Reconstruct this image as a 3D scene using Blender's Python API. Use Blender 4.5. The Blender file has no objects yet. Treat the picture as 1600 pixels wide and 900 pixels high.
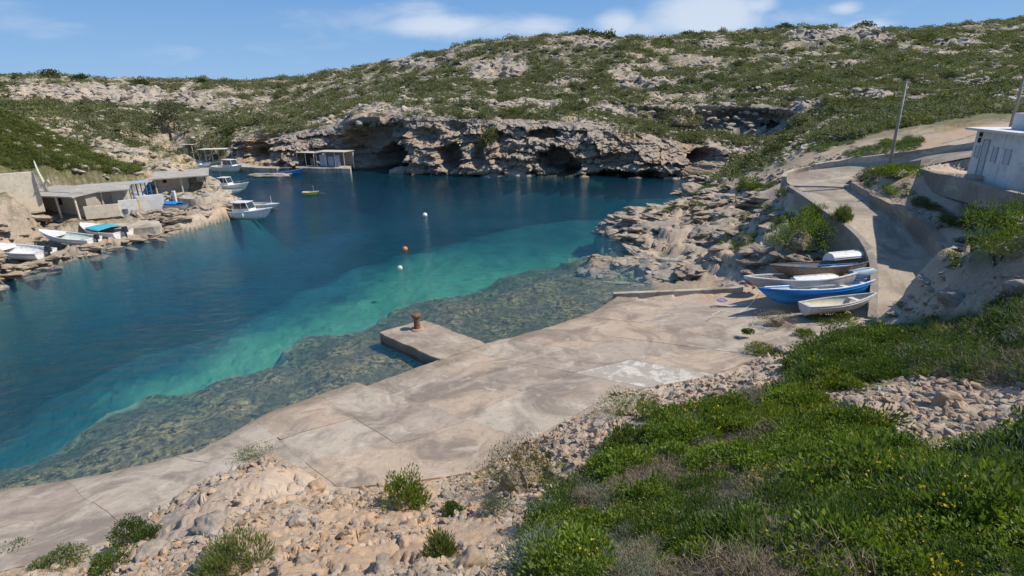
import bpy, math, random
import numpy as np
from mathutils import Vector, Matrix
random.seed(7); RNG = np.random.default_rng(7)
R = math.radians
SC = bpy.context.scene
COL = SC.collection

# ------------------------------------------------------------------ camera, sky, sun, exposure
EYE_H = 12.0; FOC = 852.0; PIT = R(19.4); ROL = R(1.2)
_f = np.array((0, math.cos(PIT), -math.sin(PIT))); _u0 = np.array((0, math.sin(PIT), math.cos(PIT))); _r0 = np.array((1., 0, 0))
CU = math.cos(ROL)*_u0+math.sin(ROL)*_r0; CR = math.cos(ROL)*_r0-math.sin(ROL)*_u0; CF = _f
cam = bpy.data.cameras.new('camera'); camo = bpy.data.objects.new('camera', cam); COL.objects.link(camo)
cam.sensor_width = 36; cam.lens = FOC*36/1600; cam.clip_start = 0.1; cam.clip_end = 6000
M = Matrix(((CR[0], CU[0], -CF[0]), (CR[1], CU[1], -CF[1]), (CR[2], CU[2], -CF[2])))
camo.matrix_world = Matrix.Translation((0, 0, EYE_H)) @ M.to_4x4()
SC.camera = camo

SUN_EL = R(50); sh = np.array((1.0, -0.03)); sh = sh/np.linalg.norm(sh)
SUN_DIR = Vector((sh[0]*math.cos(SUN_EL), sh[1]*math.cos(SUN_EL), math.sin(SUN_EL)))
sun = bpy.data.lights.new('sun', 'SUN'); sun.energy = 4.1; sun.angle = R(0.55); sun.color = (1.0, 0.93, 0.82)
suno = bpy.data.objects.new('sun', sun); COL.objects.link(suno)
suno.rotation_euler = SUN_DIR.to_track_quat('Z', 'Y').to_euler()

W = bpy.data.worlds.new('World'); SC.world = W; W.use_nodes = True
def world():
    nt = W.node_tree; N = nt.nodes; L = nt.links
    for n in list(N): N.remove(n)
    out = N.new('ShaderNodeOutputWorld'); bg = N.new('ShaderNodeBackground'); bg.inputs[1].default_value = 0.085
    sky = N.new('ShaderNodeTexSky'); sky.sky_type = 'NISHITA'; sky.sun_disc = False
    sky.sun_elevation = SUN_EL; sky.sun_rotation = math.atan2(sh[0], sh[1])
    sky.air_density = 1.1; sky.dust_density = 0.35; sky.ozone_density = 3.0; sky.altitude = 100
    tc0 = N.new('ShaderNodeTexCoord'); sp = N.new('ShaderNodeSeparateXYZ'); L.new(tc0.outputs['Generated'], sp.inputs[0])
    gr = N.new('ShaderNodeValToRGB'); L.new(sp.outputs[2], gr.inputs[0]); e = gr.color_ramp.elements; e.new(.22)
    e[0].position = 0; e[0].color = (.33, .56, .86, 1); e[1].position = .22; e[1].color = (.11, .31, .70, 1); e[2].position = 1; e[2].color = (.13, .27, .56, 1)
    sc_ = N.new('ShaderNodeVectorMath'); sc_.operation = 'SCALE'; sc_.inputs['Scale'].default_value = 8.6; L.new(gr.outputs[0], sc_.inputs[0])
    hs = N.new('ShaderNodeMixRGB'); hs.inputs[0].default_value = .93; L.new(sky.outputs[0], hs.inputs[1]); L.new(sc_.outputs[0], hs.inputs[2])
    # clouds: a bank of thin cloud low over the hill, as directions on the sky
    tc = N.new('ShaderNodeTexCoord')
    mp = N.new('ShaderNodeMapping'); mp.inputs['Scale'].default_value = (1, 1, 3.2); L.new(tc.outputs['Generated'], mp.inputs['Vector'])
    nz = N.new('ShaderNodeTexNoise'); nz.inputs['Scale'].default_value = 5.5; nz.inputs['Detail'].default_value = 9; nz.inputs['Roughness'].default_value = 0.58; nz.inputs['Distortion'].default_value = 0.35
    L.new(mp.outputs[0], nz.inputs['Vector'])
    acc = None
    # (direction, radius azimuthal, radius vertical, weight)
    for (px, py, ra, rv, wt) in CLOUDS:
        d = CR*((px-800)/FOC)+CU*((450-py)/FOC)+CF; d = d/np.linalg.norm(d)
        s = N.new('ShaderNodeVectorMath'); s.operation = 'SUBTRACT'; L.new(tc.outputs['Generated'], s.inputs[0]); s.inputs[1].default_value = tuple(d)
        # rotate into azimuth frame
        az = math.atan2(d[0], d[1])
        vr = N.new('ShaderNodeVectorRotate'); vr.rotation_type = 'Z_AXIS'; vr.inputs['Angle'].default_value = az; L.new(s.outputs[0], vr.inputs['Vector'])
        m = N.new('ShaderNodeVectorMath'); m.operation = 'MULTIPLY'; L.new(vr.outputs[0], m.inputs[0]); m.inputs[1].default_value = (1/ra, 1/ra, 1/rv)
        ln = N.new('ShaderNodeVectorMath'); ln.operation = 'LENGTH'; L.new(m.outputs[0], ln.inputs[0])
        mr = N.new('ShaderNodeMapRange'); mr.interpolation_type = 'SMOOTHSTEP'; mr.inputs[1].default_value = 0.0; mr.inputs[2].default_value = 1.3; mr.inputs[3].default_value = wt; mr.inputs[4].default_value = 0
        L.new(ln.outputs['Value'], mr.inputs[0])
        if acc is None: acc = mr.outputs[0]
        else:
            a = N.new('ShaderNodeMath'); a.operation = 'MAXIMUM'; L.new(acc, a.inputs[0]); L.new(mr.outputs[0], a.inputs[1]); acc = a.outputs[0]
    ad = N.new('ShaderNodeMath'); ad.operation = 'ADD'; L.new(acc, ad.inputs[0]); L.new(nz.outputs['Fac'], ad.inputs[1])
    mr = N.new('ShaderNodeMapRange'); mr.interpolation_type = 'SMOOTHSTEP'; mr.inputs[1].default_value = 0.62; mr.inputs[2].default_value = 1.12; mr.inputs[3].default_value = 0; mr.inputs[4].default_value = 0.78
    L.new(ad.outputs[0], mr.inputs[0])
    mx = N.new('ShaderNodeMixRGB'); L.new(mr.outputs[0], mx.inputs[0]); L.new(hs.outputs[0], mx.inputs[1]); mx.inputs[2].default_value = (6.6, 7.2, 8.2, 1)
    L.new(mx.outputs[0], bg.inputs[0]); L.new(bg.outputs[0], out.inputs[0])
CLOUDS = [(700, 40, .2, .026, .50), (800, 46, .25, .03, .46), (965, 36, .06, .034, .66), (1090, 30, .16, .055, .66), (1010, 45, .2, .04, .5), (1190, 8, .05, .022, .55), (1320, 13, .04, .016, .6), (1355, 38, .05, .012, .5),
          (860, 45, .12, .03, .42), (20, 30, .12, .03, .2), (380, 75, .2, .03, .16), (600, 30, .25, .04, .3), (450, 20, .25, .03, .22), (1250, 25, .2, .03, .4)]
world()
SC.view_settings.view_transform = 'Standard'; SC.view_settings.look = 'None'; SC.view_settings.exposure = 0.4; SC.view_settings.gamma = 1
SC.cycles.max_bounces = 8; SC.cycles.transparent_max_bounces = 12

# ------------------------------------------------------------------ pixel -> world calibration helpers (used once, at build time)
def ray(px, py): return CR*((px-800)/FOC)+CU*((450-py)/FOC)+CF
def Pz(px, py, z=0.):
    d = ray(px, py); t = (z-EYE_H)/d[2]; return np.array((d[0]*t, d[1]*t, z))
def Py(px, py, y):
    d = ray(px, py); t = y/d[1]; return np.array((d[0]*t, y, EYE_H+d[2]*t))
def proj(P):
    v = np.asarray(P, float)-np.array((0, 0, EYE_H)); a = v@CR; b = v@CU; c = np.maximum(v@CF, 1e-3)
    return 800+FOC*a/c, 450-FOC*b/c

# ------------------------------------------------------------------ numpy noise
_perm = np.random.default_rng(3).integers(0, 256, 4096)
def _h(ix, iy, iz, s=0):
    a = (ix.astype(np.int64)*73856093) ^ (iy.astype(np.int64)*19349663) ^ (iz.astype(np.int64)*83492791) ^ (s*2654435761)
    a = (a ^ (a >> 13))*1274126177; a = a ^ (a >> 16)
    return (a & 0xFFFFFF)/float(0xFFFFFF)
def vnoise(x, y, z=None, s=0):
    x = np.asarray(x, float); y = np.asarray(y, float)
    if z is None: z = np.zeros_like(x)
    ix, iy, iz = np.floor(x), np.floor(y), np.floor(z); fx, fy, fz = x-ix, y-iy, z-iz
    fx = fx*fx*fx*(fx*(fx*6-15)+10); fy = fy*fy*fy*(fy*(fy*6-15)+10); fz = fz*fz*(3-2*fz)
    r = 0
    for dz in ((0, 1) if np.any(fz) else (0,)):
        wz = fz if dz else 1-fz
        for dy in (0, 1):
            wy = fy if dy else 1-fy
            for dx in (0, 1):
                wx = fx if dx else 1-fx
                r = r+wx*wy*wz*_h(ix+dx, iy+dy, iz+dz, s)
    return r*2-1
def fbm(x, y, z=None, o=4, s=0, g=0.5):
    t = 0; a = 1.; n = 0; f = 1.
    for i in range(o):
        t = t+a*vnoise(x*f+i*17.3, y*f-i*9.1, None if z is None else z*f+i*3.7, s+i); n += a; a *= g; f *= 2.03
    return t/n
def ridged(x, y, z=None, o=4, s=0):
    t = 0; a = 1.; n = 0; f = 1.
    for i in range(o):
        t = t+a*(1-np.abs(vnoise(x*f+i*7.3, y*f+i*5.1, None if z is None else z*f, s+i))*1.6); n += a; a *= .55; f *= 2.1
    return t/n
def worley(x, y, s=0, jit=.85):
    """cell noise: returns F1, F2, hash of nearest cell, offset to its centre"""
    ix, iy = np.floor(x), np.floor(y); f1 = np.full(x.shape, 9.); f2 = np.full(x.shape, 9.)
    hh = np.zeros(x.shape); h2 = np.zeros(x.shape); h3 = np.zeros(x.shape); ox = np.zeros(x.shape); oy = np.zeros(x.shape); o = np.zeros_like(ix)
    for dy in (-1, 0, 1):
        for dx in (-1, 0, 1):
            cx, cy = ix+dx, iy+dy
            jx = cx+.5+jit*(_h(cx, cy, o, s)-.5); jy = cy+.5+jit*(_h(cx, cy, o, s+11)-.5)
            d = np.hypot(jx-x, jy-y); n = d < f1
            f2 = np.where(n, f1, np.minimum(f2, d)); f1 = np.where(n, d, f1)
            hh = np.where(n, _h(cx, cy, o, s+5), hh); h2 = np.where(n, _h(cx, cy, o, s+6), h2); h3 = np.where(n, _h(cx, cy, o, s+7), h3)
            ox = np.where(n, x-jx, ox); oy = np.where(n, y-jy, oy)
    return f1, f2, hh, h2, h3, ox, oy
def smooth(a, b, x):
    t = np.clip((x-a)/(b-a), 0, 1); return t*t*(3-2*t)
def inpoly(x, y, P):
    P = np.asarray(P, float); c = np.zeros(np.shape(x), bool); n = len(P)
    for i in range(n):
        x1, y1 = P[i][0], P[i][1]; x2, y2 = P[(i+1) % n][0], P[(i+1) % n][1]
        if y1 == y2: continue
        c ^= ((y1 > y) != (y2 > y)) & (x < (x2-x1)*(y-y1)/(y2-y1)+x1)
    return c
def dpoly(x, y, P, closed=False):
    """distance to polyline, and interpolated 3rd coordinate at the nearest point, and arc fraction"""
    P = np.asarray(P, float); d = np.full(np.shape(x), 1e9); zz = np.zeros(np.shape(x)); n = len(P) if closed else len(P)-1
    for i in range(n):
        a = P[i]; b = P[(i+1) % len(P)]; v = b[:2]-a[:2]; L2 = max(v@v, 1e-9)
        t = np.clip(((x-a[0])*v[0]+(y-a[1])*v[1])/L2, 0, 1); dd = np.hypot(x-a[0]-t*v[0], y-a[1]-t*v[1])
        m = dd < d; d = np.where(m, dd, d)
        if P.shape[1] > 2: zz = np.where(m, a[2]+t*(b[2]-a[2]), zz)
    return d, zz
def sdist(x, y, P, far=None):
    if far is not None and np.size(x) > 2000:
        P = np.asarray(P); x = np.asarray(x); y = np.asarray(y); m = (x > P[:, 0].min()-far) & (x < P[:, 0].max()+far) & (y > P[:, 1].min()-far) & (y < P[:, 1].max()+far)
        out = np.full(x.shape, float(far))
        if m.any(): out[m] = np.minimum(sdist(x[m], y[m], P), far)
        return out
    d, _ = dpoly(x, y, P, True); return np.where(inpoly(x, y, P), -d, d)
def resample(P, step, smoothing=True):
    P = np.asarray(P, float)
    if smoothing:       # Catmull-Rom
        Q = np.vstack([2*P[0]-P[1], P, 2*P[-1]-P[-2]]); out = []
        for i in range(1, len(Q)-2):
            for t in np.linspace(0, 1, 9)[:-1]:
                a, b, c, d = Q[i-1], Q[i], Q[i+1], Q[i+2]
                out.append(.5*((2*b)+(-a+c)*t+(2*a-5*b+4*c-d)*t*t+(-a+3*b-3*c+d)*t**3))
        out.append(P[-1]); P = np.array(out)
    s = np.r_[0, np.cumsum(np.linalg.norm(np.diff(P[:, :2], axis=0), axis=1))]; n = max(2, int(round(s[-1]/step))+1)
    q = np.linspace(0, s[-1], n); return np.stack([np.interp(q, s, P[:, k]) for k in range(P.shape[1])], 1)

# ------------------------------------------------------------------ object helpers
def tag(o, label=None, cat=None, group=None, kind=None):
    if label: o['label'] = label
    if cat: o['category'] = cat
    if group: o['group'] = group
    if kind: o['kind'] = kind
    return o
def link(o, parent=None):
    COL.objects.link(o)
    if parent is not None: o.parent = parent
    return o
def empty(name, loc=(0, 0, 0), rz=0., **k):
    o = bpy.data.objects.new(name, None); o.empty_display_size = .2; COL.objects.link(o); o.location = tuple(loc); o.rotation_euler = (0, 0, rz)
    return tag(o, **k)
def mesh_np(name, V, F, mats=(), smooth_=False, mi=None):
    """V (n,3), F (m,3|4) arrays -> mesh, fast"""
    V = np.asarray(V, np.float32); F = np.asarray(F, np.int32); me = bpy.data.meshes.new(name)
    me.vertices.add(len(V)); me.vertices.foreach_set('co', V.ravel())
    k = F.shape[1]; me.loops.add(F.size); me.loops.foreach_set('vertex_index', F.ravel())
    me.polygons.add(len(F)); me.polygons.foreach_set('loop_start', np.arange(0, F.size, k, dtype=np.int32)); me.polygons.foreach_set('loop_total', np.full(len(F), k, np.int32))
    for m in mats: me.materials.append(m)
    if mi is not None: me.polygons.foreach_set('material_index', np.asarray(mi, np.int32))
    me.update(calc_edges=True)
    me.polygons.foreach_set('use_smooth', np.full(len(F), bool(smooth_)))
    return me
def obj(name, me, parent=None, loc=(0, 0, 0)):
    o = bpy.data.objects.new(name, me); link(o, parent); o.location = tuple(loc); return o
def attr(me, name, A, typ='FLOAT'):
    a = me.attributes.new(name, typ, 'POINT')
    a.data.foreach_set('color' if typ == 'FLOAT_COLOR' else ('vector' if typ == 'FLOAT_VECTOR' else 'value'), np.ascontiguousarray(A, np.float32 if typ != 'INT' else np.int32).ravel())
class MB:
    """collects simple solids, builds ONE mesh object"""
    def __init__(s): s.V = []; s.F = []
    def add(s, V, F):
        b = len(s.V); s.V += [tuple(map(float, v)) for v in V]; s.F += [tuple(int(i)+b for i in f) for f in F]; return s
    def box(s, c, d, rz=0., rx=0., ry=0.):
        m = Matrix.Rotation(rz, 3, 'Z') @ Matrix.Rotation(ry, 3, 'Y') @ Matrix.Rotation(rx, 3, 'X')
        V = [Vector(c)+m @ Vector((x*d[0]/2, y*d[1]/2, z*d[2]/2)) for x, y, z in ((-1, -1, -1), (1, -1, -1), (1, 1, -1), (-1, 1, -1), (-1, -1, 1), (1, -1, 1), (1, 1, 1), (-1, 1, 1))]
        return s.add(V, [(0, 3, 2, 1), (4, 5, 6, 7), (0, 1, 5, 4), (1, 2, 6, 5), (2, 3, 7, 6), (3, 0, 4, 7)])
    def hexa(s, P):      # 8 points, bottom 4 ccw then top 4
        return s.add(P, [(0, 3, 2, 1), (4, 5, 6, 7), (0, 1, 5, 4), (1, 2, 6, 5), (2, 3, 7, 6), (3, 0, 4, 7)])
    def tube(s, pts, r, n=8, cap=True):
        pts = [Vector(p) for p in pts]; r = r if hasattr(r, '__len__') else [r]*len(pts); V = []; F = []
        for i, p in enumerate(pts):
            t = (pts[min(i+1, len(pts)-1)]-pts[max(i-1, 0)]).normalized(); a = Vector((0, 0, 1)) if abs(t.z) < .9 else Vector((1, 0, 0))
            u = t.cross(a).normalized(); v = t.cross(u).normalized()
            for k in range(n):
                an = 2*math.pi*k/n; V.append(p+(u*math.cos(an)+v*math.sin(an))*r[i])
        for i in range(len(pts)-1):
            for k in range(n): F.append((i*n+k, i*n+(k+1) % n, (i+1)*n+(k+1) % n, (i+1)*n+k))
        if cap: F.append(tuple(range(n-1, -1, -1))); F.append(tuple((len(pts)-1)*n+k for k in range(n)))
        return s.add(V, F)
    def lathe(s, prof, c=(0, 0, 0), n=20):
        V = []; F = []
        for (r, z) in prof:
            for k in range(n): V.append((c[0]+r*math.cos(2*math.pi*k/n), c[1]+r*math.sin(2*math.pi*k/n), c[2]+z))
        for i in range(len(prof)-1):
            for k in range(n): F.append((i*n+k, i*n+(k+1) % n, (i+1)*n+(k+1) % n, (i+1)*n+k))
        F.append(tuple(range(n-1, -1, -1))); F.append(tuple((len(prof)-1)*n+k for k in range(n)))
        return s.add(V, F)
    def build(s, name, mat, parent=None, loc=(0, 0, 0), sm=False, bev=0., rz=None):
        me = bpy.data.meshes.new(name); me.from_pydata(s.V, [], s.F); me.materials.append(mat); me.update()
        if sm: me.polygons.foreach_set('use_smooth', np.full(len(me.polygons), True))
        o = obj(name, me, parent, loc)
        if rz is not None: o.rotation_euler = (0, 0, rz)
        if bev: b = o.modifiers.new('b', 'BEVEL'); b.width = bev; b.segments = 2; b.limit_method = 'ANGLE'; b.angle_limit = R(40)
        return o
def copy_tree(o, parent=None):
    c = o.copy(); COL.objects.link(c); c.parent = parent
    for ch in list(o.children): copy_tree(ch, c)
    return c

# ------------------------------------------------------------------ materials
class NT:
    def __init__(s, name):
        s.m = bpy.data.materials.new(name); s.m.use_nodes = True; s.t = s.m.node_tree; s.N = s.t.nodes; s.L = s.t.links
        s.bsdf = s.N['Principled BSDF']; s.out = s.N['Material Output']
        s.geo = s.N.new('ShaderNodeNewGeometry'); s.pos = s.geo.outputs['Position']
        s.tc = s.N.new('ShaderNodeTexCoord'); s.oc = s.tc.outputs['Object']
    def noise(s, scale, det=6, ro=.6, vec=None, dist=0., sc=None):
        n = s.N.new('ShaderNodeTexNoise'); n.inputs['Scale'].default_value = scale; n.inputs['Detail'].default_value = det; n.inputs['Roughness'].default_value = ro; n.inputs['Distortion'].default_value = dist
        v = vec or s.pos
        if sc: m = s.N.new('ShaderNodeMapping'); m.inputs['Scale'].default_value = sc; s.L.new(v, m.inputs[0]); v = m.outputs[0]
        s.L.new(v, n.inputs['Vector']); return n.outputs['Fac']
    def vor(s, scale, feat='DISTANCE_TO_EDGE', vec=None, out='Distance', sc=None):
        n = s.N.new('ShaderNodeTexVoronoi'); n.feature = feat; n.inputs['Scale'].default_value = scale; v = vec or s.pos
        if sc: m = s.N.new('ShaderNodeMapping'); m.inputs['Scale'].default_value = sc; s.L.new(v, m.inputs[0]); v = m.outputs[0]
        s.L.new(v, n.inputs['Vector']); return n.outputs[out]
    def ramp(s, fac, stops):
        r = s.N.new('ShaderNodeValToRGB'); s.L.new(fac, r.inputs[0]); e = r.color_ramp.elements
        while len(e) < len(stops): e.new(.5)
        for i, (p, c) in enumerate(stops):
            e[i].position = p; e[i].color = (c, c, c, 1) if not hasattr(c, '__len__') else (*c, 1)
        return r.outputs[0]
    def mr(s, v, a, b, c=0., d=1.):
        n = s.N.new('ShaderNodeMapRange'); s.L.new(v, n.inputs[0]); n.inputs[1].default_value = a; n.inputs[2].default_value = b; n.inputs[3].default_value = c; n.inputs[4].default_value = d; return n.outputs[0]
    def mix(s, f, a, b, mode='MIX'):
        n = s.N.new('ShaderNodeMixRGB'); n.blend_type = mode
        for i, v in ((0, f), (1, a), (2, b)):
            if hasattr(v, 'links') or hasattr(v, 'is_linked'): s.L.new(v, n.inputs[i])
            elif i == 0: n.inputs[0].default_value = v
            else: n.inputs[i].default_value = (*v, 1) if hasattr(v, '__len__') else (v, v, v, 1)
        return n.outputs[0]
    def math(s, op, a, b=0.):
        n = s.N.new('ShaderNodeMath'); n.operation = op
        for i, v in ((0, a), (1, b)):
            if hasattr(v, 'is_linked'): s.L.new(v, n.inputs[i])
            else: n.inputs[i].default_value = v
        return n.outputs[0]
    def at(s, name, what='Fac'):
        n = s.N.new('ShaderNodeAttribute'); n.attribute_name = name; return n.outputs[what]
    def mixv(s, k):
        n = s.N.new('ShaderNodeTexNoise'); n.inputs['Scale'].default_value = .7; n.inputs['Detail'].default_value = 5; s.L.new(s.pos, n.inputs['Vector']); a = s.N.new('ShaderNodeVectorMath'); a.operation = 'MULTIPLY_ADD'; s.L.new(n.outputs['Color'], a.inputs[0]); a.inputs[1].default_value = (k*14,)*3; s.L.new(s.pos, a.inputs[2]); return a.outputs[0]
    def rnd(s):
        n = s.N.new('ShaderNodeObjectInfo'); return n.outputs['Random']
    def base(s, c):
        if hasattr(c, 'is_linked'): s.L.new(c, s.bsdf.inputs['Base Color'])
        else: s.bsdf.inputs['Base Color'].default_value = (*c, 1)
    def rough(s, v):
        if hasattr(v, 'is_linked'): s.L.new(v, s.bsdf.inputs['Roughness'])
        else: s.bsdf.inputs['Roughness'].default_value = v
    def bump(s, h, st=.5, d=.05):
        n = s.N.new('ShaderNodeBump'); n.inputs['Strength'].default_value = st; n.inputs['Distance'].default_value = d; s.L.new(h, n.inputs['Height']); s.L.new(n.outputs[0], s.bsdf.inputs['Normal'])
def mat_plain(name, c, rough=.6, var=.25, scale=3., dirt=None, bump=.0, metal=0., spec=.4, oc=True):
    m = NT(name); v = m.oc if oc else m.pos
    n = m.noise(scale, 7, .65, v); col = m.mix(m.mr(n, .3, .7, 0, 1), tuple(x*(1-var) for x in c), tuple(min(1, x*(1+var*.6)) for x in c))
    if dirt:
        n2 = m.noise(scale*2.3, 8, .7, v, .6); col = m.mix(m.mr(n2, .5, .72, 0, .8), col, dirt)
    m.base(col); m.rough(rough); m.bsdf.inputs['Metallic'].default_value = metal; m.bsdf.inputs['Specular IOR Level'].default_value = spec
    if bump: m.bump(m.noise(scale*6, 6, .7, v), bump, .02)
    return m.m

# ------------------------------------------------------------------ plan of the place
def PZ(lst): return np.array([Pz(a, b, c) for a, b, c in lst])
def PY(lst): return np.array([Py(a, b, c) for a, b, c in lst])
# slipway edges (top of concrete)
SL_W = PZ([(-90, 800, .3), (0, 768, .3), (150, 742, .3), (310, 705, .3), (420, 645, .3), (555, 597, .32), (572, 604, .34), (680, 563, .36), (761, 537, .38), (845, 515, .35), (925, 488, .32), (965, 464, .3)])
SL_I = PZ([(-60, 905, 1.3), (60, 880, 1.3), (170, 850, 1.35), (240, 800, 1.3), (340, 742, 1.15), (430, 730, 1.3), (530, 765, 1.5), (640, 752, 1.5), (745, 738, 1.5), (850, 675, 1.5), (960, 615, 1.5), (1100, 590, 1.6), (1200, 555, 1.65), (1330, 512, 1.75)])
SLIP = np.vstack([SL_W, PZ([(1160, 452, .95), (1240, 452, 1.3), (1368, 470, 1.6), (1368, 498, 1.8)]), SL_I[::-1]])
JETTY = PZ([(590, 519, .45), (663, 500, .45), (761, 537, .45), (686, 561, .45)])
_a = np.vstack([SL_W, SL_I, PZ([(1160, 452, .95), (1368, 498, 1.8)])])
_A = np.c_[_a[:, 0], _a[:, 1], np.ones(len(_a))]
RC = 1.1
def rbf_fit(P):
    P = np.asarray(P); D = np.sqrt((P[:, 0][:, None]-P[:, 0])**2+(P[:, 1][:, None]-P[:, 1])**2+RC*RC); n = len(P)
    A = np.zeros((n+1, n+1)); A[:n, :n] = -D; A[:n, :n] += .12*np.eye(n); A[:n, n] = 1; A[n, :n] = 1
    w = np.linalg.solve(A, np.r_[P[:, 2], 0]); return P[:, :2].copy(), w
def rbf_eval(f, x, y):
    C, w = f; sh_ = np.shape(x); x = np.ravel(x); y = np.ravel(y); out = np.empty(len(x))
    for i in range(0, len(x), 20000):
        xx = x[i:i+20000, None].astype(np.float32); yy = y[i:i+20000, None].astype(np.float32)
        out[i:i+20000] = -(np.sqrt((xx-C[:, 0].astype(np.float32))**2+(yy-C[:, 1].astype(np.float32))**2+np.float32(RC*RC)))@w[:-1].astype(np.float32)+w[-1]
    return out.reshape(sh_)
F_SLIP = rbf_fit(_a)
def zslip(x, y): return rbf_eval(F_SLIP, x, y)

# road edges, near end to far end
RD_L = resample(PZ([(1369, 500, 1.75), (1371, 470, 2.1), (1372, 438, 2.6), (1366, 402, 3.3), (1345, 370, 4.0), (1300, 335, 4.8), (1262, 308, 5.3), (1237, 292, 5.6), (1229, 281, 5.75), (1243, 272, 5.9), (1277, 265, 6.15), (1330, 257, 6.6), (1420, 246, 7.35), (1512, 234, 8.0), (1600, 222, 8.8), (1700, 212, 9.5)]), .35)
RD_R = resample(PZ([(1478, 502, 1.75), (1478, 470, 2.1), (1468, 430, 2.75), (1446, 390, 3.5), (1410, 352, 4.3), (1372, 325, 5.0), (1340, 303, 5.5), (1328, 292, 5.7), (1340, 280, 5.9), (1372, 271, 6.2), (1440, 261, 6.9), (1512, 247, 7.7), (1600, 238, 8.4), (1700, 228, 9.1)]), .35)
ROAD = np.vstack([RD_L[::3], RD_R[::-3]])
F_ROAD = rbf_fit(np.vstack([RD_L[::4], RD_R[2::4]]))
def zroad(x, y): return rbf_eval(F_ROAD, x, y)

# control points for the ground, (px, py, z)
CZ = [  # foreground slope
 (-150, 930, 1.6), (0, 900, 1.9), (120, 885, 1.6), (200, 890, 3.0), (260, 830, 2.9), (330, 770, 2.5), (350, 740, 1.9), (430, 708, 2.0), (500, 745, 2.0), (400, 800, 3.2), (300, 900, 3.9), (420, 870, 4.3),
 (520, 800, 2.9), (520, 895, 5.2), (610, 790, 2.7), (660, 850, 4.6), (600, 765, 2.0), (700, 895, 6.3), (760, 790, 3.1), (745, 750, 1.8), (850, 760, 3.2), (860, 690, 1.9), (850, 850, 5.7), (900, 720, 3.0), (1000, 650, 2.7),
 (960, 625, 1.8), (1100, 600, 2.0), (1000, 760, 4.9), (1000, 895, 7.7), (1100, 680, 4.2), (1200, 620, 3.3), (1200, 565, 1.9), (1300, 560, 3.0), (1300, 525, 2.3), (1380, 510, 2.3), (1240, 750, 5.9), (1300, 895, 8.3), (1400, 750, 6.3), (1380, 620, 4.6),
 (1420, 508, 2.5), (1450, 506, 3.0), (1510, 492, 3.9), (1600, 478, 4.8), (1700, 470, 5.2), (1600, 560, 5.3), (1600, 650, 6.1), (1600, 760, 7.3), (1600, 900, 8.7), (1800, 900, 9.0), (1450, 560, 4.0), (1500, 640, 5.3),
 # rocks under the boats and between water and road
 (1160, 448, .9), (1200, 430, 1.0), (1280, 425, 1.6), (1350, 440, 1.75), (1360, 485, 1.7), (1290, 395, 2.3), (1330, 385, 2.4), (1240, 385, 3.0), (1255, 355, 3.4), (1300, 360, 3.0), (1205, 390, 2.6), (1180, 415, 1.7), (1130, 400, 1.6), (1150, 370, 2.0), (1230, 330, 2.9),
 (1200, 345, 2.6), (1130, 325, 2.3), (1180, 305, 2.9), (1215, 290, 4.2), (1100, 345, 1.9), (1040, 330, 1.7), (1000, 340, 1.2), (955, 350, .5), (935, 352, .05), (1090, 300, 1.7), (1075, 290, .6), (1010, 362, .2), (1070, 376, -.25), (1050, 352, 1.5), (1110, 385, .6),
 (1030, 412, .25), (1080, 415, .45), (1130, 435, .6), (1040, 440, .1), (1100, 444, .4), (1000, 448, -.15), (960, 462, -.1),
 (1120, 290, 2.4), (1150, 275, 3.0), (1210, 265, 4.5), (1220, 250, 5.0), (1180, 250, 3.8), (1240, 240, 5.8), (1300, 225, 6.6), (1400, 215, 7.6), (1500, 205, 8.6), (1600, 195, 9.3),
 # bank and house terrace
 (1385, 275, 6.3), (1340, 287, 6.2), (1400, 300, 6.3), (1440, 330, 6.2), (1470, 350, 6.1), (1510, 370, 5.7), (1525, 400, 5.4), (1560, 425, 5.4), (1512, 440, 4.4), (1490, 467, 2.7), (1482, 485, 2.2), (1450, 275, 7.0), (1510, 280, 7.25), (1600, 300, 7.3), (1540, 310, 7.1), (1600, 340, 7.0), (1600, 380, 6.7), (1600, 440, 5.6), (1700, 400, 6.8), (1540, 360, 6.6), (1560, 255, 7.7), (1650, 250, 8.4),
 # left shore
 (0, 420, .1), (-80, 440, .1), (60, 412, .2), (110, 404, .15), (128, 392, .15), (200, 372, .2), (255, 362, .4), (300, 346, .4), (345, 338, .4), (0, 395, .9), (60, 385, 1.0), (130, 375, .9), (0, 375, 1.8), (60, 362, 1.9), (0, 340, 3.8), (45, 340, 2.8), (0, 310, 5.2), (-80, 340, 5.0), (-80, 400, 2.0),
 (100, 350, 1.9), (160, 345, 1.6), (230, 345, 1.3), (160, 330, 2.0), (230, 325, 1.8), (300, 325, 1.9), (340, 320, 1.6), (350, 305, .8), (290, 330, 1.4), (120, 330, 2.1),
 ]
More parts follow.
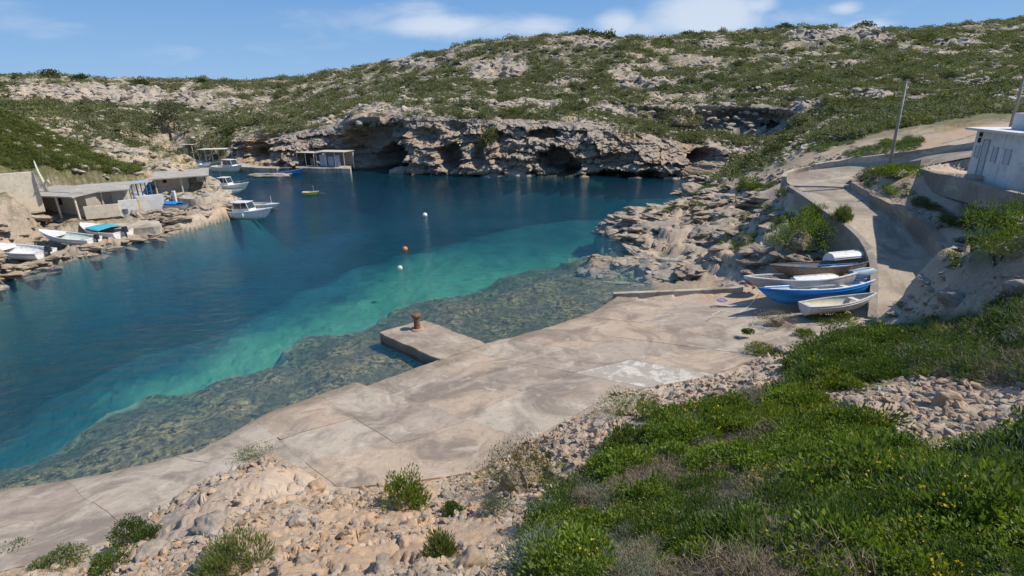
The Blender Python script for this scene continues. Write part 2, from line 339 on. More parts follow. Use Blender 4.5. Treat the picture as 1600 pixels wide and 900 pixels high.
CY = [  # (px, py, distance north)
 (0, 280, 52), (70, 300, 56), (130, 300, 59), (200, 295, 62), (250, 278, 66), (320, 275, 70), (0, 240, 57), (100, 250, 65), (180, 255, 73), (215, 270, 75), (0, 178, 68), (60, 205, 71), (120, 230, 74), (-120, 150, 66), (-100, 220, 52),
 (160, 232, 82), (220, 240, 80), (260, 255, 78), (320, 290, 76), (335, 292, 75), (190, 225, 92), (300, 240, 108), (270, 248, 112), (240, 225, 105), (350, 238, 118), (380, 215, 120), (300, 215, 122), (400, 215, 112), (440, 215, 108), (480, 205, 110), (420, 195, 120), (520, 195, 112),
 (60, 190, 100), (130, 200, 105), (200, 200, 120), (0, 165, 100), (100, 165, 160), (250, 165, 170), (330, 160, 180), (400, 160, 190), (330, 185, 150), (480, 160, 180), (500, 175, 140), (560, 170, 125), (150, 155, 180),
 # skyline and hill
 (-200, 122, 210), (0, 124, 210), (70, 118, 205), (150, 122, 205), (230, 127, 210), (300, 135, 215), (350, 128, 250), (420, 125, 290), (520, 117, 290), (560, 107, 265), (640, 92, 235), (720, 72, 215), (800, 64, 205), (900, 58, 205), (960, 61, 215), (1060, 60, 240), (1160, 48, 235), (1240, 42, 235), (1350, 42, 240), (1480, 39, 260), (1600, 29, 290), (1800, 15, 300),
 (600, 130, 190), (700, 120, 170), (800, 110, 165), (900, 110, 160), (1000, 110, 160), (1100, 100, 165), (1200, 90, 165), (1300, 85, 165), (1400, 80, 175), (1500, 80, 180), (1600, 70, 190), (1750, 60, 200),
 (650, 155, 130), (750, 150, 128), (850, 150, 125), (950, 150, 122), (1050, 145, 122), (1150, 140, 118), (1250, 140, 110), (1350, 135, 105), (1450, 130, 105), (1600, 120, 105), (1750, 110, 110),
 (600, 178, 103), (700, 184, 99), (800, 188, 97), (850, 190, 95), (950, 175, 100), (1000, 160, 108), (1100, 160, 107), (1180, 165, 105), (1245, 175, 98),
 (1280, 195, 78), (1350, 185, 75), (1450, 175, 72), (1550, 165, 70), (1650, 160, 70), (1300, 215, 60), (1400, 200, 58), (1500, 190, 56), (1600, 180, 55),
 ]
def sky_back():
    out = []
    for (a, b, c) in CY:
        if b < 145 and c > 200:
            p = Py(a, b, c); z = p[2]
            out += [(p[0]*1.25, p[1]*1.25, z-1.5), (p[0]*1.9, p[1]*1.9, z-9)]
    return out
# sea bed depths (px, py, z at the bed)
CD = [(a, b, c) for a, b, c in [
 (0, 760, -1.6), (60, 740, -1.2), (130, 720, -.8), (250, 690, -.45), (350, 650, -.45), (450, 610, -.45), (550, 580, -.4), (650, 550, -.4), (640, 520, -.6), (700, 515, -.45), (780, 500, -.4), (850, 490, -.35), (900, 470, -.35), (940, 440, -.35),
 (130, 672, -1.0), (230, 628, -.95), (306, 618, -.9), (437, 572, -.9), (490, 538, -.9), (582, 518, -.9), (640, 486, -.9), (700, 470, -.9), (760, 450, -.85), (830, 425, -.8), (900, 405, -.8), (960, 400, -.7), (980, 430, -.45), (300, 650, -.6), (620, 530, -.65), (850, 450, -.6),
 (90, 680, -2.6), (130, 645, -2.4), (230, 602, -2.3), (306, 590, -2.2), (394, 570, -2.2), (481, 520, -2.2), (569, 488, -2.2), (656, 445, -2.2), (730, 430, -2.2), (800, 405, -2.2),
 (130, 625, -3.0), (220, 580, -2.8), (306, 560, -2.7), (394, 515, -2.7), (481, 472, -2.7), (569, 432, -2.7), (656, 402, -2.7), (760, 380, -2.7), (880, 360, -2.7),
 (920, 330, -3.2), (1000, 300, -3.2), (0, 650, -6), (60, 600, -6), (200, 530, -6), (300, 490, -6), (400, 450, -6), (500, 415, -6), (600, 370, -6), (700, 345, -5.5), (800, 330, -5), (0, 560, -7), (300, 440, -7.5), (500, 380, -7), (600, 340, -7), (700, 315, -7), (100, 460, -7), (200, 430, -7), (0, 470, -6.5),
 (300, 390, -7), (200, 390, -5.5), (400, 370, -7), (420, 345, -6), (30, 440, -3.8), (150, 405, -3.5), (500, 350, -7), (540, 335, -6.5), (600, 310, -7), (400, 300, -6), (500, 285, -7), (700, 285, -6), (900, 290, -5.5), (1040, 285, -3.2), (380, 280, -5), (350, 310, -4), (320, 262, -2.5), (285, 256, -3), (300, 259, -3), (315, 264, -3), (330, 272, -3.5), (337, 282, -3.5), (348, 290, -4), (295, 253, -2.5), (1040, 320, -1.8), (980, 320, -2.4),
 (360, 345, -3.5), (270, 376, -4.4), (20, 452, -5), (90, 430, -5), (150, 412, -5), (210, 393, -5), (330, 366, -5), (60, 472, -7), (150, 450, -7.5), (250, 420, -7.5), (350, 400, -7.5), (430, 370, -7), (-200, 560, -8), (-200, 700, -6), (-200, 480, -5)]]
CP = np.vstack([PZ(CZ), PY(CY), np.array(sky_back()), PZ([(a, b, 0) for a, b, c in CD])])
CP[-len(CD):, 2] = [c[2] for c in CD]
# refraction is not modelled: bed points are placed where they are seen through a flat clear surface
_d = np.array([([*(Pz(a, b, c))] if (b > 395 and c > -3.9 and a > 60) else [*Pz(a, b, 0)[:2], c]) for a, b, c in CD]); CP[-len(CD):] = _d
# edges of the slip and the road feed the ground too
_si = SL_I.copy(); _si[:, 2] -= .05; _sw = SL_W.copy(); _sw[:, 2] = -.25
CP = np.vstack([CP, _si, _sw, np.c_[RD_L[4::9, :2], RD_L[4::9, 2]-.1]])
CP = np.vstack([CP, [(0, 0, 10.3), (-3, 0, 10), (4, 0, 10.4), (0, 2, 9.3), (-4, 3, 7.9), (-8, 3, 5), (-14, 3, 2.4), (10, 2, 10), (0, -6, 11.5), (-20, -4, 4), (15, -4, 11.5), (25, 5, 9), (30, 15, 7.5), (-25, 5, -2), (-35, 0, -4), (-60, 30, 6), (-60, 15, 2), (40, 20, 8.5), (45, 30, 9)]])
# merge duplicates
_k = []
for i in range(len(CP)):
    if all(np.hypot(*(CP[i, :2]-CP[j, :2])) > .12 for j in _k): _k.append(i)
CP = CP[_k]
F_G = rbf_fit(CP)
def mindist_cp(): pass

# cliff lines: (px, waterline py, y of top, py of top)
CL = [(368, 262, 116, 214), (385, 262, 113, 210), (415, 266, 110, 209), (452, 268, 108, 208), (485, 267, 108, 200), (520, 266, 106, 196), (545, 266, 102.5, 186), (600, 270, 99.5, 180), (650, 273, 97, 182), (700, 274, 96, 185), (760, 275, 95, 187), (800, 276, 94, 186), (850, 276, 92.5, 188), (900, 277, 91.5, 192), (950, 278, 91, 198), (1000, 279, 90, 206), (1040, 280, 90, 218), (1075, 279, 90, 225), (1110, 277, 90, 226), (1140, 274, 91, 232)]
CL_B = np.array([Pz(a, b, 0.) for a, b, c, d in CL]); CL_T = np.array([Py(a, d, c) for a, b, c, d in CL])
def cliff_top(u):      # u = x / y ratio -> y and z of cliff top
    r = CL_T[:, 0]/CL_T[:, 1]; return np.interp(u, r, CL_T[:, 1]), np.interp(u, r, CL_T[:, 2]), (u > r[0]) & (u < r[-1])
QW = [(985, 190, 101, 163), (1020, 195, 103, 164), (1060, 205, 104, 166), (1100, 208, 104, 164), (1150, 210, 103, 165), (1200, 206, 101, 168), (1235, 198, 98, 171), (1250, 190, 95, 178)]
QB = np.array([Py(a, b, c) for a, b, c, d in QW]); QT = np.array([Py(a, d, c+1.2) for a, b, c, d in QW])
# the hill's own points at the cliff top
_cb = CL_B+np.array((0, -1.6, 0)); _cb[:, 2] = -3.5
QPOLY = np.vstack([QB[1:-1, :2]+(0, .1), (QT[1:-1, :2]+(0, 1.4))[::-1]])
CP = CP[[i for i in range(len(CP)) if sdist(CP[i:i+1, 0], CP[i:i+1, 1], QPOLY)[0] > 2.2]]
CP2 = np.vstack([CP, QB+np.array((0, -1., -.2)), QT+np.array((0, 1.2, 0)), QT+np.array((0, 6, .8)), _cb, CL_T+np.array((0, .6, 0)), CL_T*np.array((1.06, 1.06, 1))+np.array((0, 0, .9))])
F_G = rbf_fit(CP2)

PLATS = [(PZ([(-90, 436, .2), (0, 421, .2), (60, 413, .2), (125, 398, .2), (150, 388, .2), (200, 376, .2), (258, 365, .2), (262, 352, .4), (150, 352, .4), (100, 362, .4), (60, 375, .5), (0, 388, .6), (-90, 400, .6)])[:, :2], .32, 1.6),
         (PZ([(95, 350, 1.6), (150, 342, 1.6), (240, 338, 1.3), (300, 336, 1.2), (346, 330, 1.0), (350, 316, 1.2), (343, 306, 1.5), (200, 314, 1.9), (100, 325, 1.9), (45, 338, 1.9)])[:, :2], 1.35, 1.5),
         (np.vstack([PZ([(1436, 264, 7.15), (1464, 273, 7.1), (1516, 284, 7.05), (1566, 298, 7.0), (1600, 306, 6.95)])[:, :2], [(35, 25), (37, 34), (27, 36)]]), 7.05, .7),
         (PZ([(60, 340, 1.8), (140, 334, 1.8), (250, 322, 1.8), (335, 314, 1.8), (340, 303, 1.8), (240, 299, 1.9), (100, 318, 1.9), (40, 333, 1.9)])[:, :2], 1.9, .5)]
E1 = np.vstack([PZ([(-90, 770, -.9), (20, 735, -.9), (75, 705, -.9), (120, 668, -.9), (170, 640, -.9), (235, 615, -.9), (306, 609, -.9), (359, 592, -.9), (437, 567, -.9), (440, 553, -.9), (490, 531, -.9), (582, 511, -.9), (634, 478, -.9), (700, 462, -.9), (760, 445, -.9), (830, 422, -.9), (900, 402, -.9), (950, 388, -.8), (985, 374, -.6)])[:, :2], [(30, 58), (40, 40), (20, 15), (-10, 5), (-25, 2)]])
E2 = np.vstack([PZ([(-90, 735, -2.7), (0, 708, -2.7), (60, 676, -2.7), (130, 626, -2.7), (220, 575, -2.7), (306, 548, -2.7), (394, 508, -2.7), (481, 466, -2.7), (569, 424, -2.7), (656, 397, -2.7), (720, 382, -2.7), (780, 366, -2.7), (850, 350, -2.7)])[:, :2], [(13, 66), (22, 84), (45, 84), (45, 40), (20, 10), (-10, 0), (-30, -5)]])
def bed_dist(x, y):
    wx = x+.9*fbm(x*.35, y*.35, o=4, s=401); wy = y+.9*fbm(x*.35, y*.35, o=4, s=402); return sdist(wx, wy, E1, 12.), sdist(wx, wy, E2, 14.)
def dpoly_far(x, y, P, far):
    m = (x > P[:, 0].min()-far) & (x < P[:, 0].max()+far) & (y > P[:, 1].min()-far) & (y < P[:, 1].max()+far); d = np.full(np.shape(x), 9.); t = np.zeros(np.shape(x))
    if m.any(): a, b = dpoly(x[m], y[m], P); d[m] = a; t[m] = b
    return d, t
_b0 = np.hypot(*(RD_R[:, :2]-Pz(1478, 468, 2.1)[:2]).T).argmin(); _b1 = np.hypot(*(RD_R[:, :2]-Pz(1330, 290, 5.7)[:2]).T).argmin()
BANKL = RD_R[_b0:_b1+1].copy(); BANKL[:, 2] = np.maximum(np.interp(np.linspace(0, 1, len(BANKL)), [0, .2, .45, .75, .9, 1], [3.3, 4.0, 5.0, 5.8, 6.1, 6.25]), BANKL[:, 2]+.45)
def ground(x, y, detail=True):
    """height of the bare ground; also returns masks"""
    x = np.asarray(x, float); y = np.asarray(y, float)
    z = rbf_eval(F_G, x, y)
    for P, zp, soft in PLATS:
        w = smooth(soft, -.1, sdist(x, y, P, 4.)); z = z*(1-w)+zp*w
    d_road = sdist(x, y, ROAD, 3.); d_slip = sdist(x, y, SLIP, 3.)
    r = np.hypot(x, y)
    if detail:
        flat = smooth(.0, .5, d_slip)*smooth(0.0, .6, d_road)
        d1, d2 = bed_dist(x, y); q = np.clip(d1/np.maximum(d1-d2, .05), 0, 1)
        zf = np.where(d1 < 0, -.35-.6*smooth(-4, 0, d1), np.where(d2 < 0, -.95-1.35*smooth(0, 1.1, d1)-.4*q, -2.7-3.9*smooth(0, 10, d2)))+.25*fbm(x*.5, y*.5, o=3, s=13)
        zf = np.where(d2 > 3, np.maximum(zf, np.where(x < -22, z*1.6, z)), zf); w = smooth(-.05, -.45, z); z = z*(1-w)+zf*w
        # small rubble and fractured rock in the foreground
        near = smooth(75, 30, r)
        rocky = rockmask(x, y, z)
        f1, f2, h, h2, h3, ox, oy = worley(x*1.3+fbm(x*.9, y*.9, s=4)*.5, y*1.7+fbm(x*.9, y*.9, s=5)*.5, 2)
        blk = ((h-.5)*.24+(h2-.5)*ox*.45+(h3-.5)*oy*.45-smooth(.10, .0, f2-f1)*.10)*smooth(-.25, .25, fbm(x*.45, y*.45, o=3, s=15)+.1)
        f1, f2, h, h2, h3, ox, oy = worley(x*4.3+fbm(x*3, y*3, s=8)*.4, y*4.9, 5)
        blk2 = (h-.5)*.07+(h2-.5)*ox*.13+(h3-.5)*oy*.13-smooth(.12, .0, f2-f1)*.03+.12*fbm(x*1.2, y*1.2, o=5, s=16)
        f1, f2, h, h2, h3, ox, oy = worley(x*12+.4*h, y*13, 9)
        blk3 = (h-.5)*.035-smooth(.2, .0, f2-f1)*.02
        fine = smooth(28, 12, r)
        z = z+flat*near*rocky*(blk*.8+blk2*.42+blk3*.5*fine)*np.where(z < 0, .7, 1)+flat*near*(1-rocky)*(blk2*.45+.25*fbm(x*.7, y*.7, o=4, s=3)*.4)
        # shore rock west and east: ledges
        led = ledge_mask(x, y, z)
        zz = z+fbm(x*.35, y*.35, o=3, s=21, g=.4)*.9*led
        st = .62; k = np.floor(zz/st); fr = zz/st-k; terr = (k+smooth(.35, .95, fr))*st
        z = np.where(z > -1.0, z*(1-led)+terr*led+led*(fbm(x*1.6, y*1.6, o=4, s=22)*.16+blk2*.5+lrk(x, y)), z)
        # far hill
        far = smooth(55, 85, r)*smooth(-.5, 1.5, z)
        rg = ridged(x*.045, y*.09, o=5, s=31)
        z = z+far*(fbm(x*.03, y*.03, o=5, s=30)*2.2*smooth(90, 150, r)+(rg-.5)*1.6*smooth(80, 130, r)+fbm(x*.35, y*.35, o=4, s=33)*.45)
        f1, f2, h, h2, h3, ox, oy = worley(x*.45+fbm(x*.3, y*.3, s=45)*.8, y*.55, 46); z = z+far*((h-.5)*.55+(h3-.5)*oy*.7)
        # pale crags on the hill
        cr = crag(x, y, z)
        f1, f2, h, h2, h3, ox, oy = worley(x*.22+fbm(x*.2, y*.2, s=41)*.6, y*.30, 42)
        z = z+cr*(1.6*(h-.2)+1.2*(h3-.5)*oy+fbm(x*.5, y*.5, o=4, s=44)*1.2)
    # slip, road: flattened below the concrete
    zs = zslip(x, y)-.07-.22*smooth(.1, .5, -d_slip); zr = zroad(x, y)-.08
    db, tb = dpoly_far(x, y, BANKL, 4.); bk_ = (db < 3.5) & (d_road > 0) & (x > np.interp(y, BANKL[:, 1], BANKL[:, 0])-.05); z = np.where(bk_, np.minimum(z, tb-.12+np.maximum(0, db-.5)*.55), z)
    w = smooth(.35, .0, d_slip); z = np.where(d_slip < 0.0, zs, z*(1-w)+np.minimum(z, zs+.16)*w)
    z = np.where(d_road < .12, zr, z)
    return z
def lrk(x, y):
    f1, f2, h, h2, h3, ox, oy = worley(x*.75+fbm(x*.5, y*.5, s=17)*.8, y*.95+fbm(x*.5, y*.5, s=18)*.8, 19)
    a = (h-.5)*.30+(h2-.5)*ox*.3+(h3-.5)*oy*.3-smooth(.07, .0, f2-f1)*.12
    f1, f2, h, h2, h3, ox, oy = worley(x*2.2+fbm(x*1.5, y*1.5, s=27)*.6, y*2.6, 29)
    return a+(h-.5)*.09+(h2-.5)*ox*.15-smooth(.1, .0, f2-f1)*.04
def rockmask(x, y, z):
    px, py = proj(np.stack([x, y, z], -1))
    m = np.ones(np.shape(x))*.25
    for P, v, soft in ROCKP:
        d = sdist(px, py, P, 60.); m = np.maximum(m, v*smooth(soft, -soft*.3, d))
    m = np.maximum(m, smooth(.5, -.3, z)*.8*smooth(.0, 9., py-0)) 
    # green slope stays smooth
    return m
ROCKP = [(np.array([(180, 920), (215, 790), (330, 730), (440, 680), (540, 750), (620, 770), (720, 760), (860, 690), (960, 620), (1200, 560), (1330, 520), (1340, 560), (1250, 590), (1120, 625), (1010, 660), (890, 740), (850, 800), (830, 850), (870, 920)]), 1., 25.),
         (np.array([(1400, 500), (1470, 440), (1520, 380), (1600, 380), (1640, 470), (1500, 490)]), 1., 15.),
         (np.array([(1225, 598), (1330, 612), (1410, 595), (1640, 602), (1640, 705), (1540, 708), (1480, 722), (1400, 665), (1310, 645), (1235, 618)]), .8, 14.),
         (np.array([(-200, 930), (0, 850), (90, 870), (200, 850), (210, 930)]), .5, 20.)]
def ledge_mask(x, y, z):
    P = [(4, 40), (3, 58), (20, 82), (30, 80), (24, 56), (20.2, 42), (19.5, 33), (17.5, 29.5), (14, 33.8), (8, 35.5)]
    a = smooth(1.5, -1.0, sdist(x, y, P, 4.))
    Q = [(-60, 36), (-36, 36), (-30.5, 66), (-33.5, 66), (-37, 56), (-41, 51), (-43, 52), (-60, 56)]
    b = smooth(1.0, -.5, sdist(x, y, Q, 4.))*.9
    S = [(20.6, 22.5), (22.8, 25.5), (23.6, 27.5), (30, 23.5), (30, 19), (24, 20)]
    c = smooth(.6, -.4, sdist(x, y, S, 4.))*.8
    return np.maximum(np.maximum(a, b), c)*smooth(.25, .9, sdist(x, y, ROAD, 3.))*smooth(.3, .9, sdist(x, y, SLIP, 3.))
CRAGS = [(60, 145, 45, 14, 1), (150, 145, 60, 16, 1), (215, 150, 55, 16, 1), (300, 152, 35, 13, .9), (780, 108, 48, 14, 1.), (650, 98, 30, 8, .6), (700, 92, 20, 7, .6), (930, 68, 40, 8, .8), (1260, 55, 40, 9, .8), (1330, 52, 50, 12, .9), (1375, 60, 20, 12, .8), (1110, 66, 22, 6, .6), (340, 160, 40, 8, .5), (1500, 68, 50, 8, .6), (590, 190, 60, 8, .4), (620, 100, 30, 8, .4), (880, 95, 30, 8, .3), (1080, 95, 60, 12, .3), (1010, 130, 60, 14, .35)]
def crag(x, y, z):
    px, py = proj(np.stack([x, y, z], -1)); c = np.zeros(np.shape(x))
    for (a, b, ra, rb, v) in CRAGS:
        d = np.hypot((px-a)/ra, (py-b)/rb); c = np.maximum(c, v*smooth(1.25, .6, d+fbm(px*.06, py*.1, s=50)*.35))
    return c*smooth(70, 100, np.hypot(x, y))

# ------------------------------------------------------------------ materials of the setting
def rock_nodes(m, tint, bump=.6, fine=9.):
    n1 = m.noise(.9, 9, .68, dist=.4); n2 = m.noise(fine, 9, .72); n3 = m.noise(.22, 4, .5)
    v = m.vor(fine*.55, 'DISTANCE_TO_EDGE'); cr = m.mr(v, 0, .06, .45, 1)
    c = m.mix(m.mr(n2, .25, .75, 0, 1), m.mix(.5, tint, (.12, .09, .07), 'MIX'), m.mix(.35, tint, (.75, .66, .55)))
    c = m.mix(m.mr(n1, .5, .7, 0, .55), c, m.mix(.6, tint, (.22, .20, .18)))
    c = m.mix(m.mr(n3, .45, .65, 0, .45), c, m.mix(.5, tint, (.55, .36, .22)))
    h = m.math('ADD', m.math('MULTIPLY', n2, .6), m.math('ADD', m.math('MULTIPLY', n1, 1.2), m.math('MULTIPLY', cr, .12)))
    return c, h
def make_ground_mat():
    m = NT('ground'); tint = m.at('tint', 'Color'); veg = m.at('veg')
    c, h = rock_nodes(m, tint, fine=7.)
    g1 = m.noise(1.7, 9, .75); g2 = m.noise(.35, 5, .6)
    gc = m.ramp(g1, [(.3, (.035, .045, .015)), (.48, (.085, .10, .03)), (.6, (.15, .145, .06)), (.72, (.27, .22, .14))])
    c = m.mix(veg, c, gc)
    bed = m.at('bed'); fa = m.at('hill')
    k1 = m.noise(.55, 8, .75, sc=(1, 1, 2.5), dist=.8); k2 = m.vor(.55, 'DISTANCE_TO_EDGE', vec=m.mixv(.12)); ck = m.math('MAXIMUM', m.mr(k1, .5, .62, 0, 1), m.mr(k2, .0, .10, .9, 0)); c = m.mix(m.math('MULTIPLY', ck, m.math('MULTIPLY', fa, .72)), c, (.13, .11, .09))
    sc1 = m.noise(.9, 8, .75); c = m.mix(m.math('MULTIPLY', m.mr(sc1, .5, .58, 0, .85), fa), c, (.09, .10, .035))
    b1 = m.vor(1.9, 'F1', out='Distance'); b2 = m.noise(3.1, 9, .75, dist=.6); b3 = m.noise(.5, 5, .6)
    stones = m.mix(m.mr(b2, .42, .62, 0, 1), (.035, .026, .012), (.42, .32, .15)); stones = m.mix(m.mr(m.vor(4.4, 'F1'), .0, .24, .65, 0), stones, (.60, .55, .33)); stones = m.mix(m.mr(b3, .4, .62, 0, .75), stones, (.10, .085, .055))
    c = m.mix(m.mr(bed, .0, .5, 0, 1), c, stones)
    sand = m.mix(m.mr(m.noise(.4, 6, .6), .35, .7, 0, 1), (.46, .44, .30), (.36, .37, .26))
    c = m.mix(m.mr(bed, .5, 1., 0, 1), c, sand)
    weed = m.at('weed'); wd = m.mix(m.mr(m.noise(.25, 6, .65), .35, .65, 0, 1), (.03, .085, .11), (.07, .15, .18))
    c = m.mix(weed, c, wd)
    m.base(c); m.rough(.9); m.bsdf.inputs['Specular IOR Level'].default_value = .2
    m.bump(h, .9, .07)
    return m.m
def make_cliff_mat():
    m = NT('cliff_rock'); tint = m.at('tint', 'Color'); c, h = rock_nodes(m, tint, fine=2.6)
    s = m.noise(.55, 9, .7, sc=(1, 1, 3.2), dist=.9); c = m.mix(m.mr(s, .52, .66, 0, .75), c, m.mix(.7, tint, (.12, .105, .09)))
    v = m.noise(1.4, 8, .7, sc=(1.6, 1.6, .35)); c = m.mix(m.mr(v, .55, .7, 0, .5), c, (.42, .36, .29))
    zz = m.N.new('ShaderNodeSeparateXYZ'); m.L.new(m.pos, zz.inputs[0]); wet = m.mr(m.math('ADD', zz.outputs[2], m.math('MULTIPLY', m.noise(1.1, 3), -.5)), -.1, .35, 1, 0)
    c = m.mix(wet, c, (.10, .085, .05))
    m.base(c); m.rough(.9); m.bsdf.inputs['Specular IOR Level'].default_value = .2
    m.bump(m.math('ADD', h, m.math('MULTIPLY', s, 1.3)), 1., .35); return m.m
def make_water():
    m = NT('sea_water'); N = m.N; L = m.L; N.remove(m.bsdf)
    tr = N.new('ShaderNodeBsdfTransparent'); gl = N.new('ShaderNodeBsdfGlossy'); gl.inputs['Roughness'].default_value = .04
    fr = N.new('ShaderNodeFresnel'); fr.inputs['IOR'].default_value = 1.33
    mx = N.new('ShaderNodeMixShader'); df = N.new('ShaderNodeBsdfDiffuse'); df.inputs[0].default_value = (.02, .24, .42, 1); m2 = N.new('ShaderNodeMixShader'); m2.inputs[0].default_value = .085; L.new(tr.outputs[0], m2.inputs[1]); L.new(df.outputs[0], m2.inputs[2])
    a = m.noise(1.15, 5, .62, sc=(.8, 1.5, 1), dist=.6); b = m.noise(5.5, 4, .6, sc=(.8, 1.4, 1), dist=.3); c = m.noise(.22, 3, .5); d = m.noise(.045, 3, .5, dist=.8)
    # wind-ruffled and calm patches
    amp = m.mr(d, .38, .62, .35, 1.15)
    h = m.math('ADD', m.math('MULTIPLY', a, 1.), m.math('ADD', m.math('MULTIPLY', b, .22), m.math('MULTIPLY', c, 1.3)))
    bp = N.new('ShaderNodeBump'); bp.inputs['Distance'].default_value = .16; L.new(amp, bp.inputs['Strength']); L.new(h, bp.inputs['Height'])
    L.new(bp.outputs[0], gl.inputs['Normal']); L.new(bp.outputs[0], fr.inputs['Normal'])
    L.new(m.math('MINIMUM', m.math('MULTIPLY', fr.outputs[0], 1.), .55), mx.inputs[0]); L.new(m2.outputs[0], mx.inputs[1]); L.new(gl.outputs[0], mx.inputs[2]); L.new(mx.outputs[0], m.out.inputs['Surface'])
    va = N.new('ShaderNodeVolumeAbsorption'); va.inputs['Color'].default_value = (.08, .75, .72, 1); va.inputs['Density'].default_value = .21
    L.new(va.outputs[0], m.out.inputs['Volume'])
    return m.m
def make_concrete(name, a, b, stain=(.20, .16, .13)):
    m = NT(name); n1 = m.noise(.8, 10, .68, dist=.8); n2 = m.noise(14, 8, .7); n3 = m.noise(.33, 7, .65, dist=1.4); n4 = m.noise(3.2, 9, .75, dist=.5)
    c = m.mix(m.mr(n1, .35, .65, 0, 1), a, b); c = m.mix(m.mr(n3, .46, .60, 0, .8), c, stain); c = m.mix(m.mr(n4, .53, .64, 0, .65), c, (.25, .20, .155)); c = m.mix(m.mr(m.noise(1.1, 8, .7, dist=.9), .55, .68, 0, .5), c, (.64, .56, .46))
    c = m.mix(m.mr(n2, .3, .7, 0, .35), c, m.mix(.6, c, (.12, .1, .08)))
    if name.startswith('concrete'): zx = m.N.new('ShaderNodeSeparateXYZ'); m.L.new(m.pos, zx.inputs[0]); c = m.mix(m.mr(m.math('ADD', zx.outputs[2], m.math('MULTIPLY', n1, -.5)), -.02, .26, .85, 0), c, (.17, .135, .09)); c = m.mix(m.mr(m.noise(.5, 8, .7, dist=2.), .55, .66, 0, .4), c, (.46, .33, .22))
    if name == 'concrete_white': c = m.mix(m.mr(m.noise(.9, 9, .72, dist=1.2), .47, .52, 0, .9), c, (.34, .29, .24))
    m.base(c); m.rough(.88); m.bsdf.inputs['Specular IOR Level'].default_value = .25
    m.bump(m.math('ADD', m.math('MULTIPLY', n2, .35), m.math('MULTIPLY', n4, 1.)), .55, .03); return m.m
M_GROUND = make_ground_mat(); M_CLIFF = make_cliff_mat(); M_WATER = make_water()
M_CONC = [make_concrete('concrete_grey', (.44, .355, .28), (.35, .28, .22)), make_concrete('concrete_tan', (.50, .375, .27), (.42, .325, .24)), make_concrete('concrete_pale', (.51, .42, .325), (.43, .36, .28)), make_concrete('concrete_white', (.68, .63, .56), (.58, .53, .46), (.48, .42, .35))]
M_ROAD = make_concrete('road_concrete', (.42, .34, .25), (.34, .29, .23)); M_WALL = make_concrete('wall_concrete', (.33, .29, .24), (.25, .22, .18)); M_WALLP = make_concrete('wall_plaster_pale', (.56, .48, .38), (.46, .39, .31))

